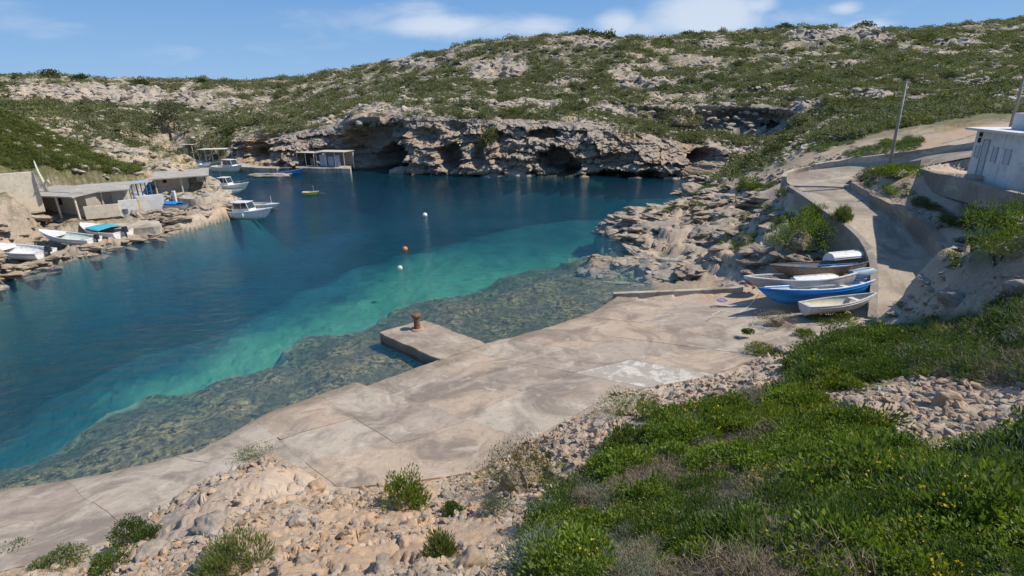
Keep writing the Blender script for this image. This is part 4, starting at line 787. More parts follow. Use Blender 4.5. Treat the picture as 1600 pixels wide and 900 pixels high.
def crown_mesh(name, mat, *a, **k):
    V, F, at = crown_np(*a, **k); nl_ = a[1]; tw = name in ('crown', 'clump'); me = mesh_np(name, V, F, [mat]+([M_TWIG] if tw else []), mi=[0]*nl_+[1]*(len(F)-nl_) if tw else None); attr(me, 'leaf', at); return me
def twig_mesh(name, mat, seed, n, r, h, w=.006, up=.8):
    rng = np.random.default_rng(seed); V = []; F = []; A = []
    for i in range(n):
        th = rng.uniform(0, 6.28); p = np.array((math.cos(th), math.sin(th), 0))*rng.uniform(0, r*.55); d = unit(np.array((math.cos(th)*rng.uniform(.1, 1), math.sin(th)*rng.uniform(.1, 1), up*rng.uniform(.5, 1.2)))); s = unit(np.cross(d, rng.normal(size=3)))
        m = 4; L = rng.uniform(.5, 1)*h*1.25/m
        for q in range(m+1):
            ww = w*(1-q/(m+.5)); V += [p-s*ww, p+s*ww]; A += [rng.uniform()]*2
            if q: b = len(V); F.append((b-4, b-3, b-1, b-2))
            d = unit(d+rng.normal(size=3)*.38); p = p+d*L
            if q in (1, 2) :
                d2 = unit(d+rng.normal(size=3)*.9); e = p+d2*L*1.3; b = len(V); s2 = unit(np.cross(d2, rng.normal(size=3)))*w*.6; V += [p-s2, p+s2, e+s2*.4, e-s2*.4]; A += [rng.uniform()]*4; F.append((b, b+1, b+2, b+3))
                V += [V[b-2], V[b-1]]; A += [A[b-2], A[b-1]]
        
    me = mesh_np(name, np.array(V), np.array(F), [mat]); attr(me, 'leaf', np.array(A)); return me
def grass_mesh(name, mat, seed, n, r, h, w=.005):
    rng = np.random.default_rng(seed); V = []; F = []; A = []
    for i in range(n):
        th = rng.uniform(0, 6.28); p = np.array((math.cos(th), math.sin(th), 0))*rng.uniform(0, r); o = np.array((math.cos(th), math.sin(th), 0))*rng.uniform(.1, .9); s = unit(np.cross(o+1e-3, (0, 0, 1.)))*w; L = h*rng.uniform(.5, 1.1); a = rng.uniform()
        for q, t in enumerate((0, .5, 1.)): c = p+np.array((0, 0, L*t*(1-.25*t)))+o*L*t*t*.7; V += [c-s*(1-t*.9), c+s*(1-t*.9)]; A += [a, a]
        b = len(V)-6; F += [(b, b+1, b+3, b+2), (b+2, b+3, b+5, b+4)]
    me = mesh_np(name, np.array(V), np.array(F), [mat]); attr(me, 'leaf', np.array(A)); return me
import bmesh
def rock_mesh(name, mat, seed, sub=3, sq=(1, 1, .7), rough=.25, facets=9):
    bm = bmesh.new(); bmesh.ops.create_icosphere(bm, subdivisions=sub, radius=1.); V = np.array([v.co[:] for v in bm.verts]); rng = np.random.default_rng(seed)
    for k in range(facets):
        n = unit(rng.normal(size=3)); d = rng.uniform(.55, .85); h = V@n-d; V = V-np.maximum(h, 0)[:, None]*n*.92
    nn = fbm(V[:, 0]*1.5+seed, V[:, 1]*1.5, V[:, 2]*1.5, 4, seed); n2 = ridged(V[:, 0]*3+seed, V[:, 1]*3, V[:, 2]*4, 3, seed+1)
    if sub > 3: n3 = ridged(V[:, 0]*2.2+seed, V[:, 1]*2.2, V[:, 2]*5., 4, seed+2); nn = nn*1.3+.75*(n3-.5)+.25*fbm(V[:, 0]*7, V[:, 1]*7, V[:, 2]*7, 3, seed+4)
    V = V*(1+rough*nn+rough*.35*(n2-.5))[:, None]*np.array(sq)
    for v, c in zip(bm.verts, V): v.co = c
    me = bpy.data.meshes.new(name); bm.to_mesh(me); bm.free(); me.materials.append(mat); attr(me, 'tint', np.tile((.46, .36, .26, 1.), (len(V), 1)), 'FLOAT_COLOR')
    me.polygons.foreach_set('use_smooth', np.full(len(me.polygons), sub >= 4)); return me
def make_stone_mat(name, cols):
    m = NT(name); r = m.rnd(); c = m.ramp(r, [(i/(len(cols)-1), q) for i, q in enumerate(cols)]); n = m.noise(6., 9, .75, dist=.5); n2 = m.noise(1.3, 5, .6); n5 = m.noise(2.2, 8, .7, dist=.8); c = m.mix(m.mr(n5, .45, .62, 0, .7), c, m.mix(.6, c, (.20, .15, .10)))
    c = m.mix(m.mr(n, .42, .62, 0, .8), c, m.mix(.7, c, (.12, .10, .085))); c = m.mix(m.mr(n2, .5, .7, 0, .4), c, (.60, .53, .44)); m.base(c); m.rough(.9); m.bump(n, .8, .04); return m.m
M_STONE = make_stone_mat('loose_stone', [(.46, .30, .18), (.50, .345, .22), (.40, .265, .165), (.43, .34, .25), (.30, .25, .20), (.48, .29, .15), (.52, .42, .32), (.36, .31, .26), (.40, .25, .14)])
M_STONEG = make_stone_mat('grey_stone', [(.33, .28, .23), (.38, .31, .24), (.28, .24, .20), (.38, .29, .21)])

M_BLOCK = make_stone_mat('shore_block', [(.36, .28, .20), (.42, .33, .24), (.30, .235, .17), (.40, .29, .19), (.34, .29, .23)])
def variants(name, meshes):
    c = bpy.data.collections.new(name)
    for i, me in enumerate(meshes):
        o = bpy.data.objects.new('%s_%s' % (name, 'abcdefghijklmnop'[i]), me); c.objects.link(o)
    return c
def scatter(name, P, rot, scl, vi, col, label):
    me = bpy.data.meshes.new(name); me.vertices.add(len(P)); me.vertices.foreach_set('co', np.asarray(P, np.float32).ravel())
    attr(me, 'rot', rot, 'FLOAT_VECTOR'); attr(me, 'scl', scl, 'FLOAT_VECTOR'); a = me.attributes.new('vi', 'INT', 'POINT'); a.data.foreach_set('value', np.asarray(vi, np.int32))
    o = obj(name, me); g = bpy.data.node_groups.new(name, 'GeometryNodeTree'); g.interface.new_socket('Geometry', in_out='INPUT', socket_type='NodeSocketGeometry'); g.interface.new_socket('Geometry', in_out='OUTPUT', socket_type='NodeSocketGeometry')
    N = g.nodes; L = g.links; gi = N.new('NodeGroupInput'); go = N.new('NodeGroupOutput'); ip = N.new('GeometryNodeInstanceOnPoints'); ci = N.new('GeometryNodeCollectionInfo')
    ci.inputs['Collection'].default_value = col; ci.inputs['Separate Children'].default_value = True; ci.inputs['Reset Children'].default_value = True
    ip.inputs['Pick Instance'].default_value = True
    def na(n, t): q = N.new('GeometryNodeInputNamedAttribute'); q.data_type = t; q.inputs['Name'].default_value = n; return q.outputs['Attribute']
    L.new(gi.outputs[0], ip.inputs['Points']); L.new(ci.outputs[0], ip.inputs['Instance']); L.new(na('vi', 'INT'), ip.inputs['Instance Index'])
    er = N.new('FunctionNodeEulerToRotation'); L.new(na('rot', 'FLOAT_VECTOR'), er.inputs[0]); L.new(er.outputs[0], ip.inputs['Rotation']); L.new(na('scl', 'FLOAT_VECTOR'), ip.inputs['Scale'])
    L.new(ip.outputs[0], go.inputs[0]); md = o.modifiers.new('scatter', 'NODES'); md.node_group = g
    tag(o, label, None, kind='stuff'); return o
def rots(n, tilt=.15):
    return np.stack([RNG.normal(0, tilt, n), RNG.normal(0, tilt, n), RNG.uniform(0, 6.28, n)], 1)
def seen(P, m=40):
    px, py = proj(P); return (px > -m-60) & (px < 1660+m) & (py > -60) & (py < 960+m*2)
def no_build(x, y, pad=.25):
    return ~((x > 24.6) & (x < 40) & (y > 26.5) & (y < 34.5)) & (sdist(x, y, SLIP, 3.) > pad*.3) & (sdist(x, y, ROAD, 3.) > pad+.35) & (sdist(x, y, JETTY[:, :2], 3.) > pad)

def hill_scrub():
    n = 115000; u = RNG.uniform(-1.12, 1.12, n); y = 58*(330/58)**(RNG.uniform(0, 1, n)**.85); x = u*(y+6)
    z = ground(x, y); P = np.stack([x, y, z], 1); r = np.hypot(x, y)
    hv = fbm(x*.16, y*.22, o=5, s=70)+.12*fbm(x*.12, y*.12, o=5, s=60); cr = crag(x, y, z); px, py = proj(P)
    uu = x/y; ty, tz, ins = cliff_top(uu)
    keep = (z > 1.2) & (hv > -.06+RNG.normal(0, .08, n)) & (cr < .30) & seen(P) & ~(ins & (y < ty+.6)) & no_build(x, y) & (sdist(x, y, QPOLY, 3.) > .8)
    keep &= (sdist(px, py, RAMP) > 0) | (y > 130); keep &= sdist(x, y, PLATS[-1][0], 6.) > 3.5; keep &= ~((x < -25) & (x > -62) & (y < 74))
    keep &= ~((np.hypot((px-240)/100, (py-262)/26) < 1) & (y < 95)); keep &= ~((px > 1225) & (py > 222))
    for (a, b, ra, rb) in BAREH: keep &= ~(np.hypot((px-a)/ra, (py-b)/rb) < 1)
    keep &= RNG.uniform(0, 1, n) < np.where(r > 160, .36, .44)*(.30+1.1*smooth(-.35, .35, fbm(x*.5, y*.5, o=3, s=112)))
    P = P[keep]; q = RNG.uniform(.28, 1., len(P))**1.4; k = len(P); rr = r[keep]
    s = (.35+1.35*q)*np.clip(.75+rr/420, .7, 1.35); P[:, 2] -= .1*s
    scl = np.stack([s*RNG.uniform(.85, 1.3, k), s, s*RNG.uniform(.55, .95, k)], 1)
    col = variants('scrub', [crown_mesh('scrub', M_HILL, i+20, 230, 1., .85, .24, .13, 12, .4) for i in range(5)]+[crown_mesh('scrub', M_HILLD, 31+i, 230, 1., 1., .24, .13, 12, .4) for i in range(2)])
    scatter('hillside_scrub', P, rots(k, .1), scl, RNG.choice(7, k, p=[.18]*5+[.05]*2), col, 'low green and olive maquis scrub covering the rocky hillside')
    # near headland on the left: closer, smoother cover
    n = 150000; x = RNG.uniform(-90, -30, n); y = RNG.uniform(40, 78, n); z = ground(x, y); P = np.stack([x, y, z], 1); px, py = proj(P)
    hp = np.array([(-80, 150), (0, 171), (60, 205), (130, 232), (210, 262), (222, 278), (195, 297), (150, 287), (120, 290), (85, 292), (60, 262), (-80, 262)])
    keep = (sdist(x, y, PLATS[-1][0]) > 1.2) & (sdist(px, py, hp) < 0) & (sdist(px, py, RAMP) > 1) & (RNG.uniform(0, 1, n) < .28) & (z > 2.3); P = P[keep]; k = len(P); s = RNG.uniform(.35, .95, k)
    col = variants('headland', [crown_mesh('scrub', M_HILLG, i+40, 420, 1., .8, .17, .09, 14, .5) for i in range(4)]+[crown_mesh('scrub', M_HILLD, 46, 420, 1., .8, .17, .09, 14, .5)])
    scatter('headland_scrub', P-np.array((0, 0, .1)), rots(k), np.stack([s*1.15, s, s*RNG.uniform(.6, .9, k)], 1), RNG.choice(5, k, p=[.22]*4+[.12]), col, 'dense green bushes blanketing the slope above the boat huts')
    # pale stones on the hill
    n = 90000; u = RNG.uniform(-1.05, 1.05, n); y = 60*(300/60)**(RNG.uniform(0, 1, n)); x = u*(y+6); z = ground(x, y); P = np.stack([x, y, z], 1); cr = crag(x, y, z); f = fbm(x*.2, y*.25, o=4, s=110)
    uu = x/y; ty, tz, ins = cliff_top(uu)
    keep = (z > 1.) & ((cr > .3) | (f > -.25)) & seen(P) & ~(ins & (y < ty+.3)) & no_build(x, y) & (RNG.uniform(0, 1, n) < .6); P = P[keep]; k = len(P); s = (.12+.6*RNG.uniform(0, 1, k)**2.2)*np.where(cr[keep] > .3, 1.8, 1.)
    col = variants('hill_stone', [rock_mesh('stone', M_HSTONE, i+60, 2, (1.2, .9, .55), .3, 8) for i in range(4)])
    scatter('hillside_stones', P, rots(k, .25), np.stack([s*1.3, s, s], 1), RNG.integers(0, 4, k), col, 'pale limestone rubble between the scrub on the hillside')
M_HSTONE = make_stone_mat('hill_stone', [(.48, .42, .35), (.42, .36, .29), (.52, .43, .33), (.38, .33, .28)])
RAMP = np.array([(150, 226), (235, 236), (300, 262), (345, 292), (335, 305), (240, 292), (222, 268), (130, 238)])
BAREH = [(160, 240, 40, 10), (500, 250, 60, 24), (400, 240, 40, 20), (315, 200, 16, 14)]
hill_scrub()

M_LYEL2 = leaf_mat('leaf_fresh_green', [(.14, .20, .02), (.20, .26, .03), (.10, .16, .02), (.17, .22, .04)])
def foreground():
    # clump variants seen from a few metres: real leaves
    vs = [crown_mesh('clump', M_LBRIGHT, 70+i, 620, .25, .26, .045, .026, 22, .25, core=True) for i in range(2)]+[crown_mesh('clump', M_LYEL2, 72, 620, .25, .26, .045, .024, 22, .25)]
    vs += [crown_mesh('clump', M_LDARK, 75+i, 480, .26, .24, .050, .018, 16, .6) for i in range(2)]
    vs += [crown_mesh('clump', M_LGREY, 80, 520, .24, .18, .055, .008, 14, .7), twig_mesh('twigs', M_TWIG, 81, 150, .26, .22, .0035), crown_mesh('clump', M_LYEL, 82, 560, .22, .20, .045, .022, 18, .5)]
    vs += [grass_mesh('grass', M_GRASS, 83, 130, .16, .24, .005), flower_mesh(84), crown_mesh('clump', M_LBRIGHT, 85, 620, .24, .34, .055, .03, 18, .4)]
    col = variants('ground_plants', vs)
    n = 60000; u = RNG.uniform(-1.15, 1.2, n); y = -1+27*RNG.uniform(0, 1, n)**1.5; x = u*(y+5); z = ground(x, y); P = np.stack([x, y, z], 1); px, py = proj(P)
    d = np.minimum(sdist(px, py, VEG1), sdist(px, py, VEG2))+26*fbm(x*.9, y*.9, o=4, s=120)
    a = fbm(x*.45, y*.45, o=4, s=121); b = fbm(x*.6, y*.6, o=4, s=122); c = fbm(x*.35, y*.35, o=3, s=123)
    bare = sdist(px, py, np.array([(1370, 650), (1440, 605), (1560, 640), (1570, 700), (1440, 720), (1380, 690)])); b2 = sdist(px, py, np.array([(1260, 640), (1330, 610), (1370, 640), (1330, 660)]))
    keep = (d < 0) & (bare > -6*RNG.uniform(0, 1.5, n)) & (b2 > -4) & no_build(x, y, .1) & seen(P, 200); keep &= RNG.uniform(0, 1, n) < np.where(py > 600, .75, .62)
    keep &= ~((py < 500) & (px < 1400)); keep &= ~(py < 468); keep &= z > 2.0
    vi = np.where(a > .22, 7, np.where(b > .26, 5, np.where(b < -.30, 6, RNG.choice([0, 1, 2, 0, 1, 2, 3, 10], n))))
    upper = (py < 600) & (px > 1230); vi = np.where(upper & (b < .2), RNG.choice([3, 4, 0, 3], n), vi); vi = np.where(upper & (px > 1400), RNG.choice([6, 5, 3, 8, 6, 4], n), vi)
    vi = np.where((RNG.uniform(0, 1, n) < .04), 8, vi); vi = np.where((py > 740) & (px > 1250) & (RNG.uniform(0, 1, n) < .5), RNG.choice([7, 9, 0, 0, 10, 7], n), vi); vi = np.where((c > .28) & (py > 600) & (RNG.uniform(0, 1, n) < .7), RNG.choice([3, 4], n), vi)
    vi = np.where((RNG.uniform(0, 1, n) < .02), 9, vi); vi = np.where((py > 720) & (px > 1150) & (RNG.uniform(0, 1, n) < .13*smooth(-.2, .2, c)), 9, vi)
    vi = np.where((sdist(px, py, np.array([(1540, 600), (1620, 560), (1620, 760), (1540, 700)])) < 0), RNG.choice([6, 6, 5], n), vi)
    for (cx, cy, cr_, v) in [(930, 790, 45, [5, 6]), (1110, 770, 0, [6]), (985, 880, 55, [6, 8, 5]), (1235, 850, 50, [6, 6, 5]), (1150, 800, 50, [6, 5]), (1590, 730, 50, [5]), (1180, 610, 40, [5, 6])]:
        m_ = np.hypot(px-cx, (py-cy)*1.3) < cr_*(1+.3*b); vi = np.where(m_, RNG.choice(v, n), vi)
    P = P[keep]; k = len(P); r = np.hypot(P[:, 0], P[:, 1]); s = (.6+1.0*RNG.uniform(0, 1, k)**2)*np.clip(.6+r/16, .7, 1.5)*(1+.75*fbm(P[:, 0]*.8, P[:, 1]*.8, o=3, s=151)); P[:, 2] -= .04*s
    s = np.where(r < 2.2, s*.5, s)
    scatter('ground_cover', P, rots(k, .2), np.stack([s, s, s*RNG.uniform(.7, 1.15, k)], 1), vi[keep], col, 'thick low green shrubs, dry twigs and small yellow flowers on the near slope')
    # loose stones
    n = 230000; u = RNG.uniform(-1.3, 1.2, n); y = 2+24*RNG.uniform(0, 1, n)**1.3; x = u*(y+5); z = ground(x, y); P = np.stack([x, y, z], 1); px, py = proj(P)
    rm = rockmask(x, y, z); vd = np.minimum(sdist(px, py, VEG1), sdist(px, py, VEG2))+26*fbm(x*.9, y*.9, o=4, s=120)
    keep = (rm > .35) & (z > 1.1) & no_build(x, y, .05) & (vd > -10) & seen(P, 60) & (RNG.uniform(0, 1, n) < smooth(-.4, .25, fbm(x*.8, y*.8, o=3, s=130))*.9)
    P = P[keep]; k = len(P); r = np.hypot(P[:, 0], P[:, 1]); s = .012+.085*RNG.uniform(0, 1, k)**4.5; s *= np.clip(.55+r/14, .6, 1.6)
    st = [rock_mesh('stone', M_STONE, i+140, 3 if i < 3 else 2, (1.25, .95, .6), .34, 13) for i in range(5)]
    scatter('loose_stones', P, rots(k, .5), np.stack([s*1.25, s, s], 1), RNG.integers(0, 5, k), variants('stones', st), 'broken tan and pinkish limestone rubble on the slope above the slipway')
    # headland between water and road
    n = 26000; x = RNG.uniform(4, 30, n); y = RNG.uniform(28, 84, n); z = ground(x, y); P = np.stack([x, y, z], 1); rm = ledge_mask(x, y, z)
    keep = (z > .15) & no_build(x, y, .1) & (RNG.uniform(0, 1, n) < smooth(-.1, .35, fbm(x*.35, y*.35, o=3, s=131))*.5) & seen(P) ; P = P[keep]; k = len(P); s = .06+.26*RNG.uniform(0, 1, k)**3
    scatter('shore_stones', P, rots(k, .4), np.stack([s*1.3, s, s*.8], 1), RNG.integers(0, 5, k), variants('shore_stone', [rock_mesh('stone', M_STONEG, i+150, 2, (1.2, .95, .62), .3, 8) for i in range(5)]), 'tumbled limestone blocks over the rocky shore below the road')
    # larger layered blocks of the rocky shores and banks
    n = 45000; x = np.r_[RNG.uniform(3, 30, 15000), RNG.uniform(-62, -29, 30000)]; y = np.r_[RNG.uniform(22, 84, 15000), RNG.uniform(36, 70, 30000)]; z = ground(x, y); P = np.stack([x, y, z], 1); lm = ledge_mask(x, y, z)
    keep = (lm > .4) & (z > -.5) & no_build(x, y, .45) & (sdist(x, y, PLATS[-1][0], 5.) > .4) & seen(P) & (RNG.uniform(0, 1, n) < .42*smooth(-.5, .2, fbm(x*.3, y*.3, o=3, s=133))); bnk = (x > 17) & (x < 30) & (y > 17) & (y < 27) & no_build(x, y, .3) & (z > 2.) & (RNG.uniform(0, 1, n) < .8); keep |= bnk; keep &= ~((x < -30) & (z > 2.6)); keep &= ~((x < -30) & (sdist(x, y, PLATS[0][0], 5.) < -.2)); P = P[keep]; k = len(P); s = .18+.75*RNG.uniform(0, 1, k)**2.2; s = np.where(P[:, 0] < -25, s*.8, s); s = np.where(bnk[keep], s*.4, s)
    P[:, 2] -= s*.12; rt = rots(k, .16); rt[:, 2] = RNG.normal(.25, .5, k)
    scatter('shore_blocks', P, rt, np.stack([s*1.5, s, s*RNG.uniform(.4, .9, k)], 1), RNG.integers(0, 6, k), variants('block', [rock_mesh('block', M_BLOCK, i+170, 4, (1.2, .95, .55), .34, 12) for i in range(6)]), 'layered brown limestone blocks and ledges along the rocky shore')
    # sparse low plants: joints of slabs, rocky shore, left headland
    n = 9000; x = RNG.uniform(8, 34, n); y = RNG.uniform(22, 84, n); z = ground(x, y); P = np.stack([x, y, z], 1); px, py = proj(P); f = fbm(x*.3, y*.3, o=4, s=140)
    keep = (z > 1.4) & ~((px > 1440) & (py < 285)) & no_build(x, y, .1) & (f > .05) & seen(P) & (RNG.uniform(0, 1, n) < .45); P = P[keep]; k = len(P); s = RNG.uniform(.8, 2.2, k)
    q = RNG.uniform(0, 1, 9000) < .5; x2 = RNG.uniform(20, 30, 9000); y2 = RNG.uniform(22, 34, 9000); z2 = ground(x2, y2); P2 = np.stack([x2, y2, z2], 1); px2, py2 = proj(P2); q &= (sdist(px2, py2, np.array([(1385, 285), (1430, 272), (1530, 300), (1600, 318), (1640, 470), (1500, 480), (1480, 400), (1440, 340)])) < 0) & no_build(x2, y2, .5) & (fbm(x2*.6, y2*.6, o=3, s=143) > -.05); P2 = P2[q]; k2 = len(P2)
    s2 = RNG.uniform(.7, 1.7, k2); scatter('bank_plants', P2, rots(k2, .25), np.stack([s2, s2, s2*.8], 1), RNG.choice([6, 5, 3, 4, 8, 6, 6], k2), col, 'dry twigs and low dark plants on the shaded bank below the white house')
    scatter('shore_plants', P, rots(k, .2), np.stack([s, s, s*.8], 1), RNG.choice([0, 3, 4, 5, 8, 3, 4], k), col, 'scattered low green plants over the rocks around the road')
def bare_in(px, py): return (sdist(px, py, np.array([(1370, 650), (1440, 605), (1560, 640), (1570, 700), (1440, 720), (1380, 690)])) < 4) | (sdist(px, py, np.array([(1260, 640), (1330, 610), (1370, 640), (1330, 660)])) < 4)
def flower_mesh(seed):
    rng = np.random.default_rng(seed); V, F, at = crown_np(seed, 260, .22, .2, .06, .015, 12, 1.)
    n = 26; C = np.stack([rng.uniform(-.22, .22, n), rng.uniform(-.22, .22, n), rng.uniform(.12, .24, n)], 1); Vs = [V]; Fs = [F]; mi = [0]*len(F); b = len(V); A = [at]
    for k in range(3):
        v, f = leaves(C, unit(rng.normal(size=(n, 3))+(0, 0, .6)), .018, .017, rng); Vs.append(v); Fs.append(f+b); b += len(v); mi += [1]*len(f); A.append(rng.uniform(0, 1, len(v)))
    me = mesh_np('flowers', np.vstack(Vs), np.vstack(Fs), [M_LYEL, M_FLOWER], mi=mi); attr(me, 'leaf', np.concatenate(A)); return me
foreground()

# ------------------------------------------------------------------ boats
def paint(name, c, rough=.35, dirt=(.35, .30, .24), spec=.5, var=.08): return mat_plain(name, c, rough, var, 2.2, dirt, .12, 0, spec)
P_WHITE = paint('paint_white', (.74, .73, .70)); P_OLDW = paint('paint_old_white', (.60, .58, .54), .6, (.34, .28, .22)); P_BLUE = paint('paint_blue', (.008, .22, .60), .4, (.03, .13, .30)); P_LBLUE = paint('paint_light_blue', (.32, .42, .52), .5)
P_CREAM = paint('cream_inside', (.56, .50, .38), .7); P_DARKI = paint('worn_grey_inside', (.20, .17, .14), .8); P_BROWN = paint('brown_boards', (.20, .135, .085), .7); P_NAVY = paint('navy_blue', (.03, .06, .16), .5); P_RED = paint('dull_red', (.42, .07, .05), .6)
P_YEL = paint('paint_yellow', (.80, .62, .03), .4); P_TEAL = paint('teal_cover', (.03, .36, .46), .6); P_GREYD = paint('slate_grey_paint', (.10, .12, .15), .5); P_BLK = paint('black_plastic', (.022, .024, .03), .35, (.08, .08, .08)); P_GLASS = mat_plain('tinted_glass', (.03, .045, .055), .08, .1, 1, None, 0, 0, .8)
P_STEEL = mat_plain('steel_tube', (.55, .56, .58), .3, .1, 3, None, 0, .9); P_ORG = paint('orange_plastic', (.75, .17, .03), .5); P_TARP = paint('blue_tarpaulin', (.01, .25, .52), .55); P_WOOD = mat_plain('weathered_wood', (.30, .22, .15), .85, .3, 5, (.14, .11, .08), .4); P_PALEW = mat_plain('bleached_wood', (.62, .57, .50), .85, .2, 5, (.35, .28, .2), .4)
P_PINKH = paint('old_hull_pinkish', (.52, .44, .40), .6, (.36, .27, .22)); P_RUST = mat_plain('rusty_iron', (.17, .085, .055), .85, .45, 6, (.34, .22, .15), .7)
def hullpts(L, Bm, D, stern=.75, shr=.18, rake=.12, full=2.2, n=17, m=8, th=.0, zfl=None, keel_rise=.55, maxp=.42):
    t = np.linspace(0, 1, n); b = np.where(t < maxp, stern+(1-stern)*np.sin(np.clip(t/maxp, 0, 1)*math.pi/2), np.cos(np.clip((t-maxp)/(1-maxp), 0, 1)*math.pi/2)**.72)
    b = np.maximum(b*Bm/2-th, .012); zs = D*(1+shr*((t-.42)/.58)**2*np.where(t > .42, 1.6, .6)); zk = D*keel_rise*np.clip((t-.70)/.30, 0, 1)**2.4
    if stern < .3: zk = zk+D*keel_rise*np.clip((.22-t)/.22, 0, 1)**2.2
    zk = zk+th*1.3
    if zfl is not None: zk = np.maximum(zk, zfl)
    v = np.linspace(0, 1, m); P = np.zeros((n, 2*m-1, 3))
    for i in range(n):
        y = b[i]*(1-(1-v)**full)**(1/1.6); y[0] = 0; z = zk[i]+(zs[i]-zk[i])*v**1.15; x = t[i]*L*(1-rake)+rake*L*t[i]**3*v**.9
        if th: x = x*(1-2*th/L)+th
        P[i, :, 0] = np.r_[x[::-1], x[1:]]; P[i, :, 1] = np.r_[-y[::-1], y[1:]]; P[i, :, 2] = np.r_[z[::-1], z[1:]]
    return P
def grid_faces(n, m, o=0, flip=False):
    i = np.arange(n*m).reshape(n, m)+o; F = np.stack([i[:-1, :-1], i[:-1, 1:], i[1:, 1:], i[1:, :-1]], -1).reshape(-1, 4); return F[:, ::-1] if flip else F
def boat(name, L, Bm, D, outer, inner, rim, label, cat='boat', group=None, stern=.75, shr=.18, seats=3, zfl=.12, deck=None, strake=None, keel=True, th=.045, seatm=None, **hk):
    r = empty(name, label=label, cat=cat, group=group); A = hullpts(L, Bm, D, stern, shr, th=0, **hk); n, m = A.shape[:2]
    F = list(map(tuple, grid_faces(n, m))); V = [tuple(p) for p in A.reshape(-1, 3)]
    mb = MB(); mb.add(V, F+[tuple(range(m))]); h = mb.build('hull', outer, r, sm=True); e = h.modifiers.new('e', 'EDGE_SPLIT'); e.split_angle = R(50)
    I = hullpts(L, Bm, D, stern, shr, th=th, zfl=zfl, **hk)
    I[:, 0, 2] = A[:, 0, 2]; I[:, -1, 2] = A[:, -1, 2]
    mb = MB(); mb.add([tuple(p) for p in I.reshape(-1, 3)], list(map(tuple, grid_faces(n, m, 0, True)))+[tuple(range(m-1, -1, -1))]); e = mb.build('inside', inner, r, sm=True).modifiers.new('e', 'EDGE_SPLIT'); e.split_angle = R(50)
    # gunwale
    rp = np.vstack([A[::-1, 0], A[1:, -1]]); o = .022
    mb = MB(); Vg = []; 
    seq = list(A[:, 0])+list(A[::-1, -1]); sin = list(I[:, 0])+list(I[::-1, -1])
    for a, b in zip(seq, sin):
        d = np.array(a)-np.array(b); d[2] = 0; d = d/max(np.linalg.norm(d), 1e-6)
        Vg += [tuple(a+d*o+(0, 0, -.03)), tuple(a+d*o+(0, 0, .018)), tuple(b-d*o*.6+(0, 0, .018)), tuple(b-d*o*.6+(0, 0, -.03))]
    k = len(seq); Fg = [(i*4+q, ((i+1) % k)*4+q, ((i+1) % k)*4+(q+1) % 4, i*4+(q+1) % 4) for i in range(k) for q in range(4)]
    mb.add(Vg, Fg); mb.build('gunwale', rim, r)
    for s in range(seats):
        t = .18+.58*s/max(seats-1, 1); i = int(t*(n-1)); w = A[i, -1, 1]-th; x = A[i, -1, 0]; z = A[i, -1, 2]-.10*D/.5
        MB().box((x, 0, z), (.26, 2*w*.96, .035)).build('seat', seatm or rim, r, bev=.006)
    if keel:
        kp = [tuple(A[i, m//2]+(0, 0, -.015)) for i in range(n)]; mb = MB(); Vk = []; 
        for p in kp: Vk += [(p[0], -.02, p[2]-.03), (p[0], .02, p[2]-.03), (p[0], .02, p[2]+.03), (p[0], -.02, p[2]+.03)]
        mb.add(Vk, [(i*4+q, i*4+(q+1) % 4, (i+1)*4+(q+1) % 4, (i+1)*4+q) for i in range(n-1) for q in range(4)]+[(0, 3, 2, 1)]); mb.build('keel', outer, r)
    if strake is not None:
        for sg in (0, -1):
            j = {0: 1, -1: m-2}[sg]; mb = MB(); mb.tube([tuple(A[i, j]*np.array((1, 1.01, 1))) for i in range(n)], .022, 5); mb.build('strake', strake, r)
    if deck is not None:       # foredeck from t=deck to the bow
        i0 = int(deck*(n-1)); Vd = []; 
        for i in range(i0, n): Vd += [tuple(A[i, 0]+(0, 0, .012)), tuple((A[i, 0]+A[i, -1])/2+(0, 0, .05)), tuple(A[i, -1]+(0, 0, .012))]
        kk_ = n-i0; Fd = [(i*3+q, (i+1)*3+q, (i+1)*3+q+1, i*3+q+1) for i in range(kk_-1) for q in range(2)]; Fd = [f[::-1] for f in Fd]
        Vd += [tuple(A[i0, 0]+(0, 0, -.18)), tuple(A[i0, -1]+(0, 0, -.18))]; Fd.append((0, 1, 2, len(Vd)-1, len(Vd)-2)); MB().add(Vd, Fd).build('foredeck', rim, r)
    r['_A'] = 0; del r['_A']; return r, A
def outboard(r, x=0, z=.55, s=1.):
    e = MB().hexa([(x-.34*s, -.13*s, z+.12), (x-.02, -.13*s, z+.16), (x-.02, .13*s, z+.16), (x-.34*s, .13*s, z+.12), (x-.30*s, -.10*s, z+.50*s), (x-.05, -.11*s, z+.44*s), (x-.05, .11*s, z+.44*s), (x-.30*s, .10*s, z+.50*s)]).build('outboard_motor', P_BLK, r, bev=.04)
    MB().box((x-.19*s, 0, z-.22), (.13, .07, .68)).build('shaft', P_BLK, e, bev=.01); MB().box((x-.22*s, 0, z-.55), (.30, .05, .04)).box((x-.2*s, 0, z-.68), (.34, .08, .09)).build('gearcase', P_GREYD, e, bev=.01)
    mb = MB()
    for k in range(3): a = k*2.09; mb.box((x-.38*s, math.cos(a)*.08, z-.68+math.sin(a)*.08), (.02, .09, .06), rx=a)
    mb.build('propeller', P_STEEL, e)
    MB().tube([(x+.05, 0, z+.2), (x+.45, .02, z+.28)], .02, 6).build('tiller', P_BLK, e)
